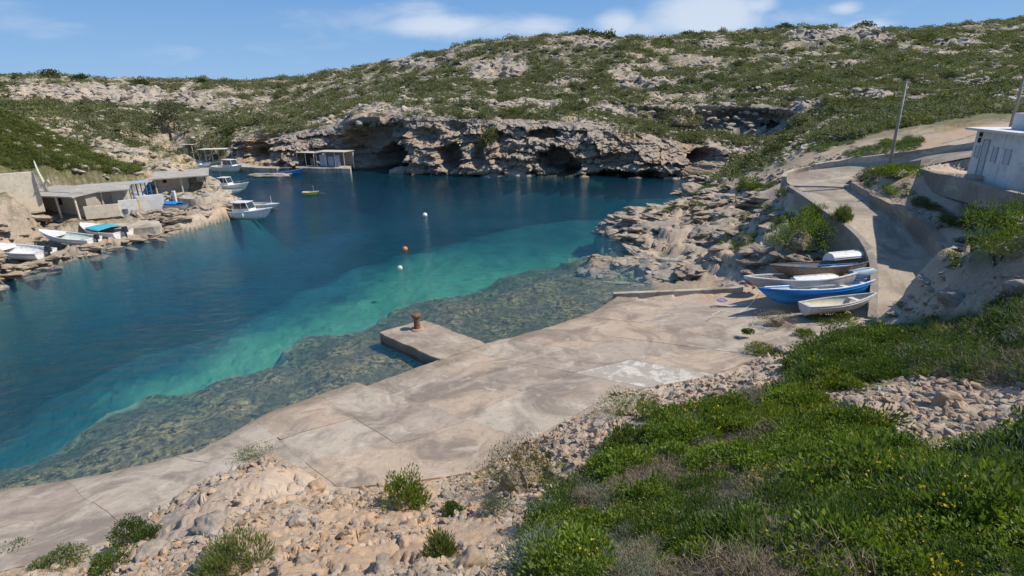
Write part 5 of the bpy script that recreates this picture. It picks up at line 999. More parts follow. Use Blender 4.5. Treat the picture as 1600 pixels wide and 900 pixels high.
def place(r, ps, pb, L, zrot=None, roll=0., pitch=0., flip=False, dz=0.):
    """stern point, bow point (world) ; L model length"""
    ps = np.array(ps); pb = np.array(pb); d = pb-ps; r.location = (ps[0], ps[1], ps[2]+dz); rz = math.atan2(d[1], d[0]); s = np.hypot(d[0], d[1])/L; pt = -math.atan2(d[2], np.hypot(d[0], d[1]))+pitch
    m = Matrix.Translation(tuple(ps+(0, 0, dz))) @ Matrix.Rotation(rz, 4, 'Z') @ Matrix.Rotation(pt, 4, 'Y') @ Matrix.Rotation(roll+(math.pi if flip else 0), 4, 'X') @ Matrix.Scale(s, 4)
    r.matrix_world = m
def cabin(r, x0, x1, w, z0, h, body=None, roofm=None, open_back=True, roof_over=.12, slope=.35):
    body = body or P_WHITE; c = MB()
    c.hexa([(x0, -w, z0), (x1, -w*.86, z0), (x1, w*.86, z0), (x0, w, z0), (x0, -w*.93, z0+h*.45), (x1-slope*.35, -w*.8, z0+h*.45), (x1-slope*.35, w*.8, z0+h*.45), (x0, w*.93, z0+h*.45)])
    o = c.build('cabin', body, r, bev=.02)
    zt = z0+h*.98; zb = z0+h*.45
    for (a, b) in (((x0, -w*.93), (x0+.05, -w*.84)), ((x0, w*.93), (x0+.05, w*.84)), ((x1-slope*.35, -w*.8), (x1-slope*1.1, -w*.74)), ((x1-slope*.35, w*.8), (x1-slope*1.1, w*.74)), (((x0+x1)/2, -w*.88), ((x0+x1)/2-.05, -w*.8)), (((x0+x1)/2, w*.88), ((x0+x1)/2-.05, w*.8))):
        MB().tube([(a[0], a[1], zb-.02), (b[0], b[1], zt)], .03, 6).build('pillar', body, o)
    xf = x1-slope*.35; xt = x1-slope*1.1
    MB().hexa([(xf, -w*.78, zb), (xf+.01, -w*.78, zb), (xf+.01, w*.78, zb), (xf, w*.78, zb), (xt, -w*.72, zt-.02), (xt+.01, -w*.72, zt-.02), (xt+.01, w*.72, zt-.02), (xt, w*.72, zt-.02)]).build('windscreen', P_GLASS, r)
    for sg in (-1, 1):
        MB().hexa([(x0+.1, sg*w*.915, zb), (xf-.06, sg*w*.80, zb), (xf-.06, sg*w*.79, zb), (x0+.1, sg*w*.90, zb), (x0+.14, sg*w*.84, zt-.06), (xt-.02, sg*w*.74, zt-.06), (xt-.02, sg*w*.73, zt-.06), (x0+.14, sg*w*.83, zt-.06)]).build('side_window', P_GLASS, r)
    rm = MB().hexa([(x0-roof_over*2, -w*.95, zt), (xt+roof_over, -w*.85, zt), (xt+roof_over, w*.85, zt), (x0-roof_over*2, w*.95, zt), (x0-roof_over*2, -w*.9, zt+.06), (xt+roof_over, -w*.8, zt+.06), (xt+roof_over, w*.8, zt+.06), (x0-roof_over*2, w*.9, zt+.06)]).build('cabin_roof', roofm or body, r, bev=.025)
def bowrail(r, A, t0=.62, h=.32, mat=None):
    n = len(A); i0 = int(t0*(n-1)); pts = [tuple(A[i, 0]*np.array((1, .9, 1))+(0, 0, h)) for i in range(i0, n)]+[tuple(A[i, -1]*np.array((1, .9, 1))+(0, 0, h)) for i in range(n-1, i0-1, -1)]
    mb = MB().tube(pts, .014, 5)
    for i in range(i0, n, 2):
        for j in (0, -1): p = A[i, j]*np.array((1, .9, 1)); mb.tube([tuple(p), tuple(p+(0, 0, h))], .012, 5)
    mb.build('bow_rail', P_STEEL, r)
def fender(r, x, y, z): MB().lathe([(.02, .22), (.07, .17), (.08, 0), (.07, -.15), (.02, -.2)], (x, y, z), 10).build('fender', P_WHITE, r, sm=True)

# --- the beached boats on the right of the slipway
def zs(px, py, z): return Pz(px, py, z)
b, A = boat('rowing_boat', 3.9, 1.45, .55, P_OLDW, P_CREAM, P_OLDW, 'small worn white dinghy nearest the camera beside the weedy patch of the slipway', 'boat', 'boats pulled up beside the retaining wall', stern=.72, seats=2, strake=P_WHITE, zfl=.1)
place(b, zs(1256, 493, 1.72), zs(1363, 479, 2.02), 3.7, roll=-.10, dz=.02)
b, A = boat('rowing_boat', 6.2, 1.5, .64, P_BLUE, P_LBLUE, P_BLUE, 'long bright blue double ended boat with white inner rail on the slipway', 'boat', 'boats pulled up beside the retaining wall', stern=.05, shr=.32, seats=4, strake=P_BLUE, zfl=.15, keel_rise=.5, seatm=P_WHITE, maxp=.5)
MB().tube([tuple(p*np.array((1, .93, 1))+(0, 0, .02)) for p in A[1:-1, 0]], .03, 6).build('inner_rail', P_WHITE, b); MB().tube([tuple(p*np.array((1, .93, 1))+(0, 0, .02)) for p in A[1:-1, -1]], .03, 6).build('inner_rail', P_WHITE, b)
place(b, zs(1372, 458, 1.85), zs(1190, 482, 1.62), 6.0, roll=.16)
b, A = boat('rowing_boat', 5.4, 1.6, .7, P_PINKH, P_DARKI, P_WHITE, 'open old white boat with a bare brown inside lying behind the blue boat', 'boat', 'boats pulled up beside the retaining wall', stern=.1, shr=.25, seats=3, zfl=.12, seatm=P_BROWN, maxp=.5)
place(b, zs(1345, 450, 1.95), zs(1168, 465, 1.5), 5.2, roll=.08, dz=.1)
b, A = boat('rowing_boat', 2.7, 1.15, .42, P_WHITE, P_CREAM, P_WHITE, 'small white dinghy turned keel up on top of the open white boat', 'boat', 'boats pulled up beside the retaining wall', stern=.7, seats=1, zfl=.08)
place(b, zs(1238, 443, 2.35), zs(1322, 436, 2.5), 2.7, flip=True, roll=-.12, dz=.36)
b, A = boat('rowing_boat', 6.0, 1.7, .75, P_BROWN, P_DARKI, P_GREYD, 'long weathered grey and brown boat with oars inside, second row from the rocks', 'boat', 'boats pulled up beside the retaining wall', stern=.12, shr=.25, seats=3, zfl=.14, seatm=P_BROWN, maxp=.5)
MB().tube([(1.2, .2, .62), (4.4, .35, .70)], .03, 6).build('oar', P_PALEW, b); MB().tube([(1.0, -.1, .62), (4.2, -.3, .70)], .03, 6).build('oar', P_BLUE, b)
place(b, zs(1368, 434, 2.15), zs(1200, 450, 1.7), 6.0, roll=.1, dz=.3)
b, A = boat('rowing_boat', 2.3, 1.05, .5, P_LBLUE, P_LBLUE, P_LBLUE, 'pale blue grey dinghy keel up against the wall at the end of the brown boat', 'boat', 'boats pulled up beside the retaining wall', stern=.7, seats=1)
place(b, zs(1330, 436, 2.5), zs(1366, 430, 2.7), 1.9, flip=True, roll=.35, dz=.45)
b, A = boat('rowing_boat', 3.0, 1.3, .40, P_WHITE, P_CREAM, P_WHITE, 'white and grey dinghy lying upside down highest up by the curved wall', 'boat', 'boats pulled up beside the retaining wall', stern=.78, seats=1, strake=P_GREYD)
place(b, zs(1290, 418, 2.5), zs(1362, 411, 2.6), 2.9, flip=True, roll=-.3, dz=.85)
b, A = boat('small_dinghy', 1.7, .9, .42, P_RED, P_RED, P_TARP, 'little boat under a bright blue tarpaulin at the end of the kerb', 'boat', stern=.6, seats=0)
V = hullpts(1.8, .98, .5, .6, .15, th=0); c = [tuple((p[0]-.05, p[1], .30+.26*(1-(p[1]/.5)**2)+.03*math.sin(p[0]*9))) for row in V for p in (row[0], row[3], row[7], row[11], row[14])]
cm = MB().add([(q[0], q[1]*1.04, q[2]-.12*(i % 5 in (0, 4))) for i, q in enumerate(c)], [tuple(f) for f in grid_faces(17, 5)][::1]); cm.build('tarpaulin', P_TARP, b, sm=True).modifiers.new('s', 'SOLIDIFY').thickness = .02
place(b, zs(1196, 447, 1.35), zs(1160, 449, 1.2), 1.7, dz=.15)
def rope(lab, pts, r_=.018, mat=None):
    q = resample(np.array(pts, float), .25); tag(MB().tube([tuple(v) for v in q], r_, 5).build('rope', mat or P_PALEW), lab, 'rope')
rope('pale mooring rope trailing from the bow of the blue boat over the concrete', [Pz(1186, 460, 2.3), Pz(1170, 478, 1.75), Pz(1150, 490, 1.5), Pz(1128, 486, 1.42), Pz(1112, 492, 1.42)])
rope('coiled blue rope lying on the slipway near the kerb', [Pz(1128, 470, 1.32)+np.array((.3*math.cos(a)*(1-a*.02), .3*math.sin(a)*(1-a*.02), a*.004)) for a in np.linspace(0, 18, 60)], .015, P_BLUE)
# net heap / dry weed patch is part of ground plants

# --- boats along the left shore and afloat
def motorboat(lab, ps, pb, L=4.9, inner=P_WHITE, outer=P_WHITE, cover=None, ob=True, seatm=None, stripe=None, roll=0, dz=0., group=None, cat='motor boat'):
    b, A = boat('motor_boat', L, 1.75, .62, outer, inner, P_WHITE, lab, cat, group, stern=.8, shr=.22, seats=2, zfl=.16, deck=.72, strake=stripe, seatm=seatm)
    if ob: outboard(b, 0, .5, 1.1)
    if cover:
        MB().add([(p[0], p[1]*.98, .72+.10*(1-(p[1]/.9)**2)) for row in A[5:12] for p in (row[0], row[4], row[7], row[10], row[14])], [tuple(f) for f in grid_faces(7, 5)]).build('cover', cover, b, sm=True).modifiers.new('s', 'SOLIDIFY').thickness = .02
    place(b, ps, pb, L, roll=roll, dz=dz); return b, A
b, A = motorboat('white open motor boat with raised dark outboard, cut by the left edge', zs(76, 408, .25), zs(-22, 398, .55), 4.9, seatm=P_RED, stripe=P_LBLUE)
b, A = motorboat('white open motor boat with a pale green inside on the rock shelf', zs(150, 385, .2), zs(63, 374, .75), 4.9, inner=paint('pale_green_inside', (.5, .55, .48)), stripe=P_LBLUE)
b, A = motorboat('white motor boat with teal cover and blue inside moored under the quay', zs(196, 376, .1), zs(130, 366, .3), 4.3, inner=P_NAVY, cover=P_TEAL, seatm=P_BLUE)
b, A = boat('rowing_boat', 3.1, 1.2, .6, P_WHITE, P_NAVY, P_BLUE, 'small white rowing boat with red band and blue cover hauled out on the quay', 'boat', stern=.6, shr=.2, seats=0, strake=P_RED, zfl=.2)
MB().add([(p[0], p[1]*.95, .62+.16*(1-(p[1]/.7)**2)) for row in A[1:12] for p in (row[0], row[4], row[7], row[10], row[14])], [tuple(f) for f in grid_faces(11, 5)]).build('cover', P_BLUE, b, sm=True).modifiers.new('s', 'SOLIDIFY').thickness = .02
place(b, zs(260, 328, 1.35), zs(297, 331, 1.35), 3.0)
def cabinboat(lab, ps, pb, L, roofm=None, hullm=P_WHITE, mast=True, x0=.30, x1=.62, h=1.15, stripe=None, fend=0, rail=True, dz=-.22, inner=P_CREAM, group=None):
    b, A = boat('cabin_boat', L, L*.34, .95, hullm, inner, P_WHITE, lab, 'cabin boat', group, stern=.72, shr=.26, seats=1, zfl=.4, deck=x1-.04, strake=stripe)
    cabin(b, L*x0, L*x1, L*.12, .72, h, roofm=roofm)
    if rail: bowrail(b, A)
    if mast: MB().tube([(L*x0-.1, 0, .7), (L*x0-.12, 0, 3.1)], .025, 6).build('mast', P_STEEL, b); MB().tube([(L*.12, 0, .9), (L*.12, 0, 1.9)], .018, 5).build('aerial', P_WHITE, b)
    for k in range(fend): fender(b, L*(.28+.24*k), -L*.165, .62)
    place(b, ps, pb, L, dz=dz); return b, A
cabinboat('largest white cabin boat moored off the headland with two round fenders', zs(350, 339, 0), zs(428, 341, 0), 5.9, fend=2, stripe=P_LBLUE)
b, A = boat('rowing_boat', 4.4, 1.5, .6, P_WHITE, P_CREAM, P_WHITE, 'white open boat half hidden behind the largest cabin boat', 'boat', stern=.7, seats=2, zfl=.3, deck=.7); place(b, zs(384, 325, 0), zs(433, 327, 0), 4.0, dz=-.12)
MB().tube([(3.4, 0, .7), (3.4, 0, 1.5)], .02, 5).build('post', P_WHITE, b)
cabinboat('white cabin boat with open wheelhouse in the middle of the inlet, bow to the right', zs(336, 297, 0), zs(391, 298, 0), 5.4, x0=.26, x1=.5, h=1.2, inner=P_WHITE)
b, A = boat('rowing_boat', 3.4, 1.3, .45, P_WHITE, P_CREAM, P_WHITE, 'low white tender alongside the wheelhouse boat', 'boat', stern=.7, seats=2, zfl=.25); place(b, zs(346, 301, 0), zs(378, 301, 0), 3.3, dz=-.1)
cabinboat('white cabin boat with tall white roof moored at the far quay', zs(336, 267, 0), zs(380, 269, 0), 6.2, x0=.45, x1=.78, h=1.35, mast=False, stripe=P_LBLUE)
cabinboat('white boat with dark blue canopy at the back of the inlet', zs(297, 262, 0), zs(331, 261, 0), 5.2, roofm=P_NAVY, x0=.28, x1=.55, h=1.2, mast=True)
b, A = boat('rowing_boat', 3.6, 1.4, .5, P_WHITE, P_CREAM, P_WHITE, 'white dinghy in front of the boat with the blue canopy', 'boat', stern=.7, seats=2, zfl=.25); place(b, zs(312, 265, 0), zs(333, 264, 0), 3.4, dz=-.1)
b, A = boat('rowing_boat', 4.4, 1.5, .55, P_WHITE, P_CREAM, P_WHITE, 'white open boat farthest left at the back of the inlet', 'boat', stern=.7, seats=2, zfl=.25); place(b, zs(283, 254, 0), zs(304, 255, 0), 4., dz=-.1)
b, A = boat('fishing_boat', 4.6, 1.6, .75, P_BLUE, P_NAVY, P_LBLUE, 'blue open fishing boat with dark awning moored at the far quay', 'boat', stern=.5, seats=2, zfl=.3, shr=.35)
MB().box((1.3, 0, 1.25), (2.0, 1.3, .06)).build('awning', P_GREYD, b, bev=.02)
for sx in (.4, 2.2):
    for sy in (-.6, .6): MB().tube([(sx, sy, .6), (sx, sy, 1.24)], .02, 5).build('pole', P_STEEL, b)
place(b, zs(436, 272, 0), zs(474, 272, 0), 4.6, dz=-.15)
b, A = boat('rowing_boat', 2.5, 1.1, .5, P_YEL, P_YEL, P_WHITE, 'small yellow dinghy with white rim floating alone in the middle of the cove', 'dinghy', stern=.7, seats=2, zfl=.25, seatm=P_WHITE); place(b, zs(474, 304, 0), zs(499, 304, 0), 2.5, dz=-.1)
MB().tube([(1.7, 0, .4), (1.65, 0, 1.45)], .02, 5).build('pole', P_WHITE, b); MB().tube([(2.2, 0, .55), (3.2, .5, .15)], .02, 5).build('oar', P_WOOD, b)
def buoy(px, py, r_, mat, lab):
    p = Pz(px, py, 0); b = empty('buoy', p, label=lab, cat='buoy', group='mooring buoys in the cove'); mb = MB()
    mb.lathe([(r_*math.sin(a), -r_*math.cos(a)*.95+r_*.55) for a in np.linspace(.05, 3.0, 12)], (0, 0, 0), 16); mb.build('float', mat, b, sm=True); MB().lathe([(.03, r_*1.4), (.04, r_*1.55), (.03, r_*1.75)], (0, 0, 0), 8).build('eye', P_STEEL, b)
b, A = boat('rowing_boat', 4.2, 1.5, .55, P_WHITE, P_NAVY, P_WHITE, 'white boat with a dark blue inside between the canopy boat and the far quay', 'boat', stern=.7, seats=2, zfl=.25); place(b, zs(318, 257, 0), zs(344, 258, 0), 4., dz=-.1)
cabinboat('small white cabin boat moored side by side with the far left open boat', zs(296, 257, 0), zs(322, 256, 0), 4.8, x0=.3, x1=.55, h=1.1, mast=True)
buoy(664, 338, .26, P_WHITE, 'white buoy farthest out in the cove'); buoy(633, 391, .22, P_ORG, 'orange buoy between the two white ones'); buoy(625, 421, .20, P_OLDW, 'white buoy nearest the turquoise shallows')

# ------------------------------------------------------------------ bollard, poles, wire
bp = Pz(652, 514, .45); b = empty('bollard', bp, label='rusty iron mooring bollard on the end of the jetty', cat='bollard')
MB().lathe([(.20, 0), (.19, .06), (.165, .12), (.155, .55), (.17, .66), (.25, .71), (.26, .80), (.21, .86), (.0, .87)], (0, 0, 0), 28).build('post', P_RUST, b, sm=True); MB().lathe([(.34, -.01), (.36, .035), (.26, .05), (.2, .055)], (0, 0, 0), 20).build('base_plate', mat_plain('rust_stained_base', (.42, .26, .14), .9, .3, 4, (.25, .14, .08), .3), b, sm=True)
M_POLE = mat_plain('grey_timber_pole', (.33, .29, .24), .85, .25, 3, (.18, .15, .12), .5)
def pole(P, h, lab):
    t = empty('utility_pole', P, label=lab, cat='utility pole', group='utility poles by the road'); MB().tube([(0, 0, -.5), (0, 0, h*.5), (0, 0, h)], [.11, .095, .07], 12).build('post', M_POLE, t, sm=True)
    MB().lathe([(.05, 0), (.06, .05), (.03, .12)], (.12, 0, h-.25), 8).build('insulator', P_WHITE, t); MB().tube([(0, 0, h-.3), (.14, 0, h-.26)], .015, 5).build('bracket', P_STEEL, t); return t
p1 = Pz(1385, 281, 6.2); h1 = Py(1408, 132, p1[1])[2]-p1[2]; pole(p1, h1, 'leaning grey wooden pole standing inside the road bend')
p2 = Py(1577, 205, 41.); g2 = float(ground(np.array([p2[0]]), np.array([p2[1]]))[0]); h2 = Py(1598, 96, 41.)[2]-g2; pole((p2[0], p2[1], g2), h2, 'wooden pole behind the white house at the right edge')
a = Vector((p1[0]+.12, p1[1], p1[2]+h1-.2)); c = Vector((p2[0]+.12, p2[1], g2+h2-.2)); pts = [a.lerp(c, t)+Vector((0, 0, -.7*4*t*(1-t))) for t in np.linspace(0, 1, 24)]
tag(MB().tube(pts, .007, 5).build('overhead_wire', P_GREYD), 'thin cable sagging between the two wooden poles', 'cable')

# ------------------------------------------------------------------ white house at the right edge
PL_W = mat_plain('white_plaster', (.64, .62, .58), .85, .12, 1.2, (.40, .36, .32), .25); PL_C = mat_plain('cream_plaster', (.60, .52, .40), .85, .15, 1.2, (.38, .30, .22), .3); PL_G = mat_plain('grey_render', (.38, .33, .27), .9, .2, 1., (.22, .19, .16), .35)
DOOR = mat_plain('grey_painted_door', (.42, .45, .48), .6, .1, 3, (.3, .27, .22), .2); ROOFC = mat_plain('concrete_roof_slab', (.38, .35, .31), .9, .2, .9, (.24, .21, .18), .3); DARK = mat_plain('dark_opening', (.03, .03, .03), .9)
def wallseg(mb, p0, p1, z0, z1, th):
    p0 = np.array(p0[:2]); p1 = np.array(p1[:2]); d = (p1-p0)/np.linalg.norm(p1-p0); n = np.array((-d[1], d[0]))*th; q = [p0, p1, p1+n, p0+n]
    return mb.hexa([(*v, z0) for v in q]+[(*v, z1) for v in q])
def prism(mb, poly, z0, z1):
    k = len(poly); A_ = sum(poly[i][0]*poly[(i+1) % k][1]-poly[(i+1) % k][0]*poly[i][1] for i in range(k)); poly = poly if A_ > 0 else poly[::-1]
    z0 = z0 if hasattr(z0, '__len__') else [z0]*k; z1 = z1 if hasattr(z1, '__len__') else [z1]*k
    return mb.add([(*p[:2], a) for p, a in zip(poly, z0)]+[(*p[:2], a) for p, a in zip(poly, z1)], [tuple(range(k-1, -1, -1)), tuple(range(k, 2*k))]+[(i, (i+1) % k, (i+1) % k+k, i+k) for i in range(k)])
def house():
    zb = 7.35; A_ = Pz(1511, 267, zb)[:2]; B_ = Pz(1582, 284, zb)[:2]; d = (B_-A_)/np.linalg.norm(B_-A_); n = np.array((-d[1], d[0])); L = np.linalg.norm(B_-A_)
    if n[0] < 0: n = -n
    t = empty('house', (0, 0, 0), label='small flat roofed white house with narrow door at the right edge', cat='house'); H_ = Py(1523, 203, A_[1])[2]
    C_ = B_+n*6; D_ = A_+n*6
    prism(MB(), [tuple(A_), tuple(B_), tuple(C_), tuple(D_)], zb-.9, H_).build('wall', PL_W, t, bev=.02)
    o = .35; ra = A_-d*.35-n*.45; rb = B_+d*.25-n*.45; prism(MB(), [tuple(ra), tuple(rb), tuple(rb+n*6.9), tuple(ra+n*6.9)], H_+.003, H_+.13).build('roof', mat_plain('roof_white_edge', (.62, .60, .57), .85, .1, 1.5, (.4, .36, .3), .2), t, bev=.015)
    e0 = A_+d*1.3+n*.9; up = [tuple(e0), tuple(e0+d*(L-1.)), tuple(e0+d*(L-1.)+n*4.4), tuple(e0+n*4.4)]; prism(MB(), up, H_+.135, H_+.95).build('roof_room', PL_W, t, bev=.02)
    MB().tube([(e0[0]+.6, e0[1]-.4, H_+.9), (e0[0]+.6, e0[1]-.4, H_+1.9)], .04, 6).build('chimney_pipe', P_STEEL, t)
    def onf(a, z): q = A_+d*a; return (q[0], q[1], z)
    def rect(name, a0, a1, z0, z1, mat, dep=.04, out=.03, parent=t):
        p0 = A_+d*a0-n*out; p1 = A_+d*a1-n*out; q = [p0, p1, p1+n*dep, p0+n*dep]; k = [tuple(v) for v in q]; return prism(MB(), k, z0, z1).build(name, mat, parent)
    dr = rect('door', L*.23, L*.34, zb-.05, zb+1.75, DOOR, .05, .02); rect('door_frame', L*.21, L*.23, zb-.05, zb+1.8, PL_G, .06, .04, dr); rect('door_frame', L*.34, L*.36, zb-.05, zb+1.8, PL_G, .06, .04, dr); rect('lintel', L*.21, L*.36, zb+1.803, zb+1.87, PL_G, .06, .04, dr)
    for (a0, a1, z0, z1) in ((.08, .16, .85, 1.5), (.47, .56, .75, 1.55), (.72, .83, .75, 1.55)):
        w = rect('window', L*a0, L*a1, zb+z0, zb+z1, DOOR, .04, .02); rect('sill', L*a0-.05, L*a1+.05, zb+z0-.07, zb+z0-.003, PL_W, .1, .08, w); rect('frame', L*a0-.05, L*a0-.002, zb+z0, zb+z1, PL_G, .05, .035, w); rect('frame', L*a1+.002, L*a1+.05, zb+z0, zb+z1, PL_G, .05, .035, w)
    rect('meter_box', L*.10, L*.14, zb+1.65, zb+1.9, DARK, .1, .08); rect('wall_lamp', L*.115, L*.15, zb+1.98, zb+2.2, DARK, .1, .1)
    rect('step', L*.2, L*.42, zb-.5, zb-.06, PL_G, .5, .5)
    rect('pilaster', L*.62, L*.66, zb-.6, H_-.02, PL_W, .05, .03); 
    # terrace in front
    pp = [Pz(1436, 264, 7.15), Pz(1464, 273, 7.1), Pz(1516, 284, 7.05), Pz(1566, 298, 7.0), Pz(1600, 306, 6.95)]; P = np.array(pp)
    q = resample(P, .4, False); wall('terrace_wall', q, q[:, 2]+.06, q[:, 2]-1.1, .3, M_WALL, 'grey retaining wall of the terrace in front of the white house', side=1)
house()

# ------------------------------------------------------------------ boat huts on the left
def skew(px, py, px2, z, k):
    a = Pz(px, py, z); r_ = ray(px2, 300); u = r_[0]/r_[1]; y = (a[1]-k*a[0])/(1-k*u); return np.array((u*y, y, z))
def hut(name, lab, A_, B_, zf, h, dep, wallm, roof_drop=.25, over=.35, openings=(), porch=None, parts=(), backh=None, roofm=None, ctg='boat hut', closed=True):
    A_ = np.array(A_[:2]); B_ = np.array(B_[:2]); d = (B_-A_)/np.linalg.norm(B_-A_); n = np.array((-d[1], d[0])); n = n if n[1] > 0 else -n; L = np.linalg.norm(B_-A_); th = .22
    t = empty(name, (0, 0, 0), label=lab, cat=ctg); f0 = A_+n*(porch or 0); f1 = B_+n*(porch or 0)
    # front wall broken round its openings
    mb = MB(); x = 0
    def q(a, k=0): v = f0+d*a+n*k; return tuple(v)
    for (a0, a1, z0, z1, kind) in sorted(openings):
        prism(mb, [q(x), q(a0), q(a0, th), q(x, th)], zf-.4, zf+h)
        if z0 > .05: prism(mb, [q(a0), q(a1), q(a1, th), q(a0, th)], zf-.4, zf+z0)
        prism(mb, [q(a0), q(a1), q(a1, th), q(a0, th)], zf+z1, zf+h); x = a1
    prism(mb, [q(x), q(L), q(L, th), q(x, th)], zf-.4, zf+h)
    prism(mb, [q(0, th+.002), q(th, th+.002), q(th, dep), q(0, dep)], zf-.4, zf+h); prism(mb, [q(L-th, th+.002), q(L, th+.002), q(L, dep), q(L-th, dep)], zf-.4, zf+h); prism(mb, [q(0, dep+.002), q(L, dep+.002), q(L, dep+th), q(0, dep+th)], zf-.4, zf+h)
    mb.build('wall', wallm, t)
    for (a0, a1, z0, z1, kind) in openings:
        prism(MB(), [q(a0, .12), q(a1, .12), q(a1, .16), q(a0, .16)], zf+z0, zf+z1).build(kind, DARK if kind != 'door' else P_GREYD, t)
    prism(MB(), [tuple(A_-d*over-n*over), tuple(B_+d*over-n*over), q(L+over, dep+.3), q(-over, dep+.3)], [zf+h-roof_drop+.003, zf+h-roof_drop+.003, zf+h+.003, zf+h+.003] if porch else zf+h+.003, [zf+h-roof_drop+.12, zf+h-roof_drop+.12, zf+h+.14, zf+h+.14] if porch else zf+h+.14).build('roof', roofm or ROOFC, t)
    if porch:
        nn = max(2, int(L/2.)); 
        for k in range(nn+1): v = A_+d*(L*k/nn)+n*.1; MB().box((v[0], v[1], zf+(h-roof_drop)/2-.2), (.14, .14, h-roof_drop+.4), rz=math.atan2(d[1], d[0])).build('post', PL_C, t, bev=.01)
    return t, (lambda a, k, z: tuple(A_+d*a+n*k)+(z,)), L
t, q, L = hut('boat_hut', 'low grey hut with a flat concrete roof nearest the left rocks', Pz(38, 333, 2.0), Pz(122, 337, 2.0), 2.0, 2.0, 2.6, PL_G, porch=1.1, openings=[(3.2, 3.9, .7, 1.5, 'window')])
t, q, L = hut('boat_hut', 'cream hut with dark window and wide flat roof behind the low terrace wall', Pz(124, 331, 2.1), skew(124, 331, 196, 2.1, .55), 2.1, 2.0, 2.8, PL_C, porch=1.0, openings=[(1.0, 1.7, .7, 1.6, 'window')])
mb = MB(); wallseg(mb, Pz(133, 336, 1.95), skew(133, 336, 180, 1.95, .55), 1.5, 2.75, .2); tag(mb.build('garden_wall', PL_C, bev=.02), 'low cream terrace wall with a brown hatch in front of the second hut', 'wall')
mb = MB(); wallseg(mb, Pz(188, 331, 1.9), skew(188, 331, 210, 1.9, .6), 1.4, 3.0, .2); tag(mb.build('garden_wall', PL_W, bev=.02), 'short white wall beside the turquoise tubs', 'wall')
mb = MB(); wallseg(mb, Pz(217, 326, 1.9), skew(217, 326, 252, 1.9, .6), 1.2, 3.15, .25); tag(mb.build('garden_wall', PL_W, bev=.02), 'bright white wall under the blue framed shelter', 'wall')
# upper plaster wall at the far left
mb = MB(); wallseg(mb, Pz(-40, 304, 4.6), skew(-40, 304, 62, 4.6, .8), 2.4, 6.2, .4); tag(mb.build('plaster_wall', PL_C, bev=.03), 'tall pale plaster wall above the roof of the first hut', 'wall')
t, q, L = hut('boat_hut', 'largest hut with a wide worn roof and porch at the tip of the headland', Pz(247, 306, 2.0), skew(247, 306, 326, 2.0, .5), 2.0, 2.1, 3.0, PL_C, porch=1.6, openings=[(.6, 1.0, 1.2, 1.6, 'window'), (3.2, 4.1, .0, 1.8, 'door'), (4.9, 5.4, .6, 1.6, 'window')])
P = np.array([Pz(272, 312, 1.9), Pz(282, 316, 1.85), Pz(305, 318, 1.8), Pz(330, 314, 1.8), Pz(342, 304, 1.8), Pz(342, 296, 1.8)]); qq = resample(P, .4)
wall('terrace_wall', qq, qq[:, 2]+.55, qq[:, 2]-1.6, .25, M_WALLP, 'curved pale plaster wall below the porch of the headland hut', side=-1)
mb = MB(); mb.box(tuple(Pz(273, 310, 2.4)), (.3, .3, 1.6)); tag(mb.build('gate_pillar', PL_W, bev=.02), 'white square pillar at the corner of the headland terrace', 'pillar')
# blue framed shelter
def shelter(name, lab, P0, P1, dep, zf, h, rm, pm, n=3, ctg='shelter', slats=0):
    P0 = np.array(P0[:2]); P1 = np.array(P1[:2]); d = (P1-P0)/np.linalg.norm(P1-P0); nn = np.array((-d[1], d[0])); nn = nn if nn[1] > 0 else -nn; L = np.linalg.norm(P1-P0); t = empty(name, (0, 0, 0), label=lab, cat=ctg)
    prism(MB(), [tuple(P0-d*.2-nn*.2), tuple(P1+d*.2-nn*.2), tuple(P1+d*.2+nn*dep), tuple(P0-d*.2+nn*dep)], [zf+h]*4, [zf+h+.08]*4).build('roof', rm, t)
    for k in range(n):
        for e in (0, dep-.3): v = P0+d*L*k/(n-1)+nn*e; MB().box((v[0], v[1], zf+h/2-.3), (.09, .09, h+.58)).build('post', pm, t)
    return t
shelter('shelter', 'small blue framed shelter above the bright white wall', Pz(212, 318, 2.0), Pz(240, 314, 2.0), 1.6, 2.2, 1.85, P_LBLUE, P_BLUE)
shelter('shelter', 'lean-to roof on thin posts joining the cream hut and the tubs', Pz(172, 325, 2.0), Pz(208, 320, 2.0), 2.2, 2.1, 1.95, ROOFC, P_WOOD)
shelter('shelter', 'long shelter of pale roof and white posts at the back of the inlet', Pz(312, 251, .9), Pz(364, 250, .9), 3., .9, 2.1, mat_plain('pale_sheet_roof', (.55, .53, .48), .8, .1, 2), P_WHITE, 6)
# boat store behind posts at the far quay
def boathouse(lab, P0, P1, dep, zf, h, n, front):
    t = shelter('boathouse', lab, P0, P1, dep, zf, h, mat_plain('weathered_roof', (.50, .46, .40), .85, .15, 2), P_WHITE, n, 'boathouse'); a = np.array(P0[:2]); b_ = np.array(P1[:2]); d = (b_-a)/np.linalg.norm(b_-a); nn = np.array((-d[1], d[0])); nn = nn if nn[1] > 0 else -nn; L = np.linalg.norm(b_-a)
    prism(MB(), [tuple(a+nn*(dep-.2)), tuple(b_+nn*(dep-.2)), tuple(b_+nn*dep), tuple(a+nn*dep)], zf-.2, zf+h-.01).build('wall', PL_G, t)
    for i, (f0, f1, z1, m_) in enumerate(front): prism(MB(), [tuple(a+d*L*f0+nn*.5), tuple(a+d*L*f1+nn*.5), tuple(a+d*L*f1+nn*.56), tuple(a+d*L*f0+nn*.56)], zf, zf+z1).build('door', m_, t)
boathouse('far boathouse with white posts and light blue doors beside the big sea cave', Pz(496, 260, .9), Pz(539, 261, .9), 3., .9, 2.5, 4, [(.05, .3, 2., DOOR), (.35, .55, 1.7, P_LBLUE), (.6, .78, 1.9, DOOR)])
